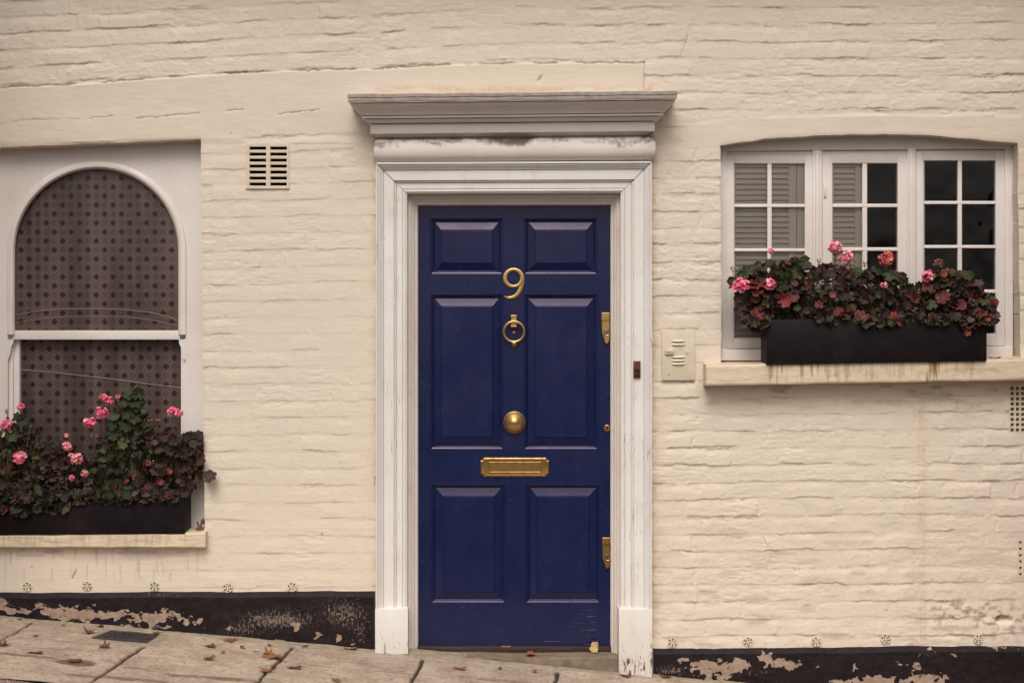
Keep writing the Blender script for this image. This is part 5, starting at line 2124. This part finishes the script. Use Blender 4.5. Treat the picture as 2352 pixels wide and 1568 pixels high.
plant("tall green-topped geranium in the left box beside the largest pink clusters", GLW,
      [(205, 1050), (225, 1012), (250, 1000), (270, 970), (262, 945), (284, 915), (292, 900), (318, 898), (332, 915), (334, 950), (340, 990), (345, 1030), (340, 1135), (285, 1158), (200, 1150)], (275, 1130), YL, 160, 13, 0.42, 0.02,
      fl=((238, 912, 10), (251, 919, 12), (234, 948, 16), (206, 970, 15), (271, 911, 6)), bd=((216, 1000, 8), (270, 925, 7), (345, 968, 5)),
      greens=((300, 905, 16), (318, 905, 15), (310, 922, 18), (285, 925, 14), (322, 935, 16), (296, 948, 17), (312, 955, 20), (262, 955, 13), (258, 975, 13), (288, 978, 15), (285, 1018, 14), (262, 998, 14)))
plant("dark purple geranium at the right end of the left box, beside the reveal", GLW,
      [(335, 990), (365, 982), (395, 985), (415, 1000), (432, 995), (458, 1002), (464, 1020), (466, 1070), (462, 1095), (440, 1128), (410, 1146), (335, 1150)], (390, 1130), YL, 130, 14, 0.14, 0.05,
      fl=((397, 945, 13), (411, 949, 10)), bd=((361, 966, 5), (350, 1062, 6)), reds=((332, 1136, 18), (367, 1108, 9), (392, 1084, 6), (341, 1064, 7)), extra=((481, 1096, 17), (456, 1000, 12), (430, 1000, 10)))
plant("geranium at the left end of the right box with two round pink heads", GRW,
      [(1676, 652), (1686, 634), (1715, 618), (1745, 606), (1760, 600), (1800, 602), (1812, 640), (1818, 700), (1800, 728), (1765, 735), (1752, 762), (1725, 758), (1700, 735), (1684, 700), (1690, 670)], (1775, 728), YR, 120, 15, 0.26, 0.05,
      fl=((1770, 577, 8, "pale"), (1702, 655, 19), (1767, 652, 15)), bd=((1684, 620, 7),), reds=((1735, 654, 15), (1740, 672, 13), (1802, 690, 17), (1741, 724, 17), (1752, 742, 10), (1822, 682, 13)), greens=((1716, 624, 14), (1702, 638, 12)))
plant("bushy geranium in the right box with two pink heads held above the others", GRW,
      [(1795, 610), (1815, 600), (1845, 598), (1862, 604), (1870, 615), (1900, 612), (1925, 610), (1950, 618), (1962, 660), (1960, 728), (1920, 742), (1880, 738), (1850, 725), (1810, 722)], (1880, 728), YR, 125, 16, 0.18, 0.06,
      fl=((1918, 568, 16), (1944, 590, 16, "pale"), (1952, 598, 8, "pale")), bd=((1826, 592, 7), (1881, 601, 6), (1932, 610, 7)), reds=((1926, 717, 12), (1881, 700, 10), (1912, 677, 8), (1856, 660, 8)), greens=((1850, 602, 15),))
plant("geranium in the right box below one dry salmon flower head", GRW,
      [(1955, 612), (1985, 620), (2015, 616), (2050, 624), (2072, 630), (2090, 650), (2105, 672), (2110, 725), (2080, 738), (2050, 748), (2000, 746), (1960, 738)], (2030, 728), YR, 120, 17, 0.24, 0.06,
      fl=((2036, 594, 18, "salmon"), (2031, 655, 9, "pale")), bd=((1986, 608, 6), (2000, 655, 6), (2058, 628, 5)), reds=((1975, 722, 12), (1985, 732, 9), (2056, 728, 13), (2099, 680, 11), (2105, 690, 9)), greens=((2020, 620, 12), (2040, 632, 15)))
plant("drooping reddish geranium at the right end of the right box", GRW,
      [(2098, 660), (2125, 642), (2150, 630), (2180, 622), (2215, 624), (2238, 640), (2262, 668), (2284, 690), (2294, 720), (2290, 742), (2262, 742), (2245, 752), (2222, 764), (2195, 745), (2160, 742), (2110, 738)], (2180, 726), YR, 140, 18, 0.14, 0.10,
      fl=((2132, 634, 15), (2158, 605, 12, "brown")), bd=((2150, 690, 5),), reds=((2166, 684, 18), (2252, 726, 17), (2227, 745, 16), (2208, 700, 12), (2285, 694, 9), (2130, 662, 12)), greens=((2225, 632, 11), (2140, 700, 13)))

# ------------------------------------------------------------------ fallen leaves
ORANGE, RUST, DBROWN, YEL, LIME = (0.27, 0.105, 0.035), (0.155, 0.055, 0.026), (0.10, 0.045, 0.028), (0.55, 0.38, 0.12), (0.06, 0.06, 0.022)


def fallen(label, pos, size, col, curl, ang, shape, seed, tilt=0.0, lift=0.002):
    """a dry leaf, lobed like a plane-tree's (maple), oval or a scrap; curled and with a stalk"""
    rr = random.Random(seed)
    if shape == 'maple':
        pol = [(-90, 0.18), (-62, 0.50), (-48, 0.40), (-22, 0.82), (-8, 0.78), (2, 0.56), (18, 0.44), (36, 0.86), (46, 0.92), (58, 0.60), (70, 0.52), (82, 0.92), (90, 1.05), (98, 0.92), (110, 0.52), (122, 0.60), (134, 0.92), (144, 0.86),
               (162, 0.44), (178, 0.56), (188, 0.78), (202, 0.82), (228, 0.40), (242, 0.50)]
    elif shape == 'oval':
        pol = [(a, 0.34 + 0.66 * abs(math.sin(R(a))) ** 2.2) for a in range(-90, 270, 18)]
    else:
        pol = [(a, rr.uniform(0.55, 1.0)) for a in range(-90, 270, 24)]
    o = MB()
    n = len(pol)
    vs, cols = [Vector((0, 0, 0))], [col]
    ax = rr.uniform(0, 3.14)
    for rho in (0.5, 1.0):
        for a, q in pol:
            q = q * rr.uniform(0.93, 1.07)
            x, y = q * rho * math.cos(R(a)) * size, q * rho * math.sin(R(a)) * size
            t = (x * math.cos(ax) + y * math.sin(ax)) / size
            z = size * (curl * t * t + 0.13 * curl * math.sin(a * 0.11 + seed) * rho + 0.05 * rr.uniform(-1, 1) * rho)
            vs.append(Vector((x, y, z)))
            s = rr.uniform(0.72, 1.18)
            cols.append(tuple(k * s for k in col))
    if shape != 'scrap':
        pass
    fs = [[0, 1 + i, 1 + (i + 1) % n] for i in range(n)] + [[1 + i, 1 + n + i, 1 + n + (i + 1) % n, 1 + (i + 1) % n] for i in range(n)]
    rot = Matrix.Rotation(tilt, 4, 'X') @ Matrix.Rotation(ang, 4, 'Z')
    lo = min((rot @ v).z for v in vs)
    base = Vector(pos) + Vector((0, 0, lift - lo))
    o.add([base + rot @ v for v in vs], fs, 0, cols)
    if shape != 'scrap':
        a = base + rot @ Vector((0, -0.18 * size, 0))
        b = base + rot @ Vector((0.1 * size, -0.8 * size, 0.02 * size))
        c = base + rot @ Vector((0.28 * size, -1.25 * size, 0.12 * size))
        o.tube([a, b, c], [0.0012, 0.001, 0.0008], 5, cols=tuple(k * 0.7 for k in col))
    ob = o.build("fallen_leaf", M['litter'], None, smooth=True, recalc=False, angle=None)
    tag(ob, label, "leaf", "fallen leaves on the pavement")
    return ob


FALL = [
    ("small brown leaf against the foot of the wall left of the drain cover", 237, 1434, .020, DBROWN, .5, 1, 'scrap'),
    ("curled brown leaf touching the left corner of the drain cover", 207, 1454, .036, RUST, .7, 1.2, 'maple'),
    ("reddish brown leaf at the right corner of the drain cover", 361, 1455, .028, RUST, .35, 2.0, 'maple'),
    ("small rusty leaf lying in the joint left of the drain cover", 82, 1460, .016, RUST, .3, .4, 'scrap'),
    ("cupped brown leaf on the slab just in front of the drain cover", 240, 1488, .032, RUST, .8, .2, 'maple'),
    ("soggy dark brown leaf in the middle of its own damp stain", 173, 1519, .034, DBROWN, .25, .5, 'scrap'),
    ("thin dark green leaf on the slab at the left", 80, 1500, .034, LIME, .15, 1.5, 'oval'),
    ("dark red leaf with a long stalk at the left edge of the photo", 6, 1483, .046, RUST, .5, .9, 'maple'),
    ("tiny yellow leaf at the foot of the black plinth on the left", 57, 1415, .014, YEL, .6, .3, 'scrap'),
    ("broad orange leaf lying flat near the wall between the drain and the door", 532, 1471, .046, ORANGE, .15, 1.4, 'maple'),
    ("brown lobed leaf left of the broad orange one near the wall", 487, 1484, .042, RUST, .2, 1.9, 'maple'),
    ("rust brown leaf curled up in the middle of a pale slab", 480, 1514, .034, RUST, .6, .3, 'maple'),
    ("reddish scrap of leaf above the rust brown curled one", 513, 1498, .014, RUST, .3, 1, 'scrap'),
    ("faint orange fleck of leaf on the slab by the left plinth", 147, 1435, .013, ORANGE, .3, 2, 'scrap'),
    ("orange leaf resting on top of the big orange leaf at a joint", 617, 1502, .038, ORANGE, .5, .6, 'maple'),
    ("big ragged orange leaf lying across a moss joint", 634, 1511, .056, ORANGE, .28, 1.6, 'maple'),
    ("orange leaf filling the joint at the bottom of the photo", 612, 1543, .036, ORANGE, .4, .2, 'maple'),
    ("narrow dark curled leaf on the slab right of the mossy joint", 676, 1534, .032, DBROWN, .3, 1.5, 'oval'),
    ("rust coloured leaf cut by the bottom edge of the photo", 772, 1563, .030, ORANGE, .4, .5, 'oval'),
    ("yellow brown leaf at the wall just left of the door surround", 806, 1486, .030, (0.42, 0.22, 0.07), .3, 1.5, 'oval'),
    ("small orange leaf standing beside the yellow brown one by the surround", 814, 1492, .015, ORANGE, .7, .4, 'scrap'),
    ("small brown leaf between the broad orange leaf and the mossy joint", 557, 1487, .016, RUST, .4, .4, 'scrap'),
    ("small dark leaf above the pair of orange leaves", 620, 1483, .014, DBROWN, .5, .9, 'scrap'),
    ("dark leaf scrap at the wall right of the joint", 700, 1484, .018, DBROWN, .3, 2.4, 'oval'),
    ("thin brown sliver of leaf left of the pair of orange leaves", 588, 1497, .014, DBROWN, .2, 1.4, 'oval'),
    ("orange brown oval leaf on the slab below the doorstep", 1055, 1536, .030, ORANGE, .5, 1.4, 'oval'),
    ("tiny dark scrap on the slab below the middle of the door", 1149, 1537, .012, DBROWN, .7, 1, 'scrap'),
    ("small brown scrap of leaf below the right half of the doorstep", 1227, 1541, .013, RUST, .5, 1, 'scrap'),
    ("brown star-shaped leaf in front of the right plinth block", 1441, 1553, .040, RUST, .22, 1.3, 'maple'),
    ("dark brown leaf at the foot of the black plinth right of the door", 1528, 1553, .034, RUST, .4, .3, 'maple'),
    ("orange leaf at the bottom edge in front of the right plinth", 1757, 1566, .030, ORANGE, .6, .3, 'maple'),
]
for i, (lab, u, v, sz, col, cu_, an, sh) in enumerate(FALL):
    p = G(u, v)
    p.y = min(p.y, -0.05)
    fallen(lab, p, sz, col, cu_, an, sh, 500 + i, lift=0.003)
zt = P(1180, 1508.5, -0.045).z
fallen("orange leaf lying on the doorstep below the letter plate", (P(1219.5, 0, 0).x, -0.012, zt + 0.001), .030, ORANGE, .35, .8, 'scrap', 610)
fallen("pale yellow leaf propped against the threshold at the right of the door", (P(1366, 0, 0).x, 0.035, zt + 0.002), .030, (0.50, 0.36, 0.14), .5, 2.2, 'scrap', 611, tilt=R(62))
fallen("thin strip of yellow leaf caught under the door", (P(1161, 0, 0.05).x, 0.060, P(0, 1485.5, 0.05).z), .020, YEL, .1, 1.5, 'oval', 612, lift=0.001)
fallen("crumpled brown leaf in the corner of the left window sill", (P(458, 0, 0).x, 0.01, P(0, 1221, -0.02).z), .030, RUST, .9, .5, 'maple', 613, tilt=R(40))
fallen("second brown leaf wedged above the one in the left sill corner", (P(465, 0, 0).x, 0.04, P(0, 1208, 0.0).z), .022, DBROWN, .9, 2.5, 'maple', 614, tilt=R(55))
fallen("flat brown leaf on the right sill beside the window box", (P(2285, 0, -0.03).x, -0.03, P(2285, 823.5, -0.06).z), .026, RUST, .3, 1.4, 'oval', 615)
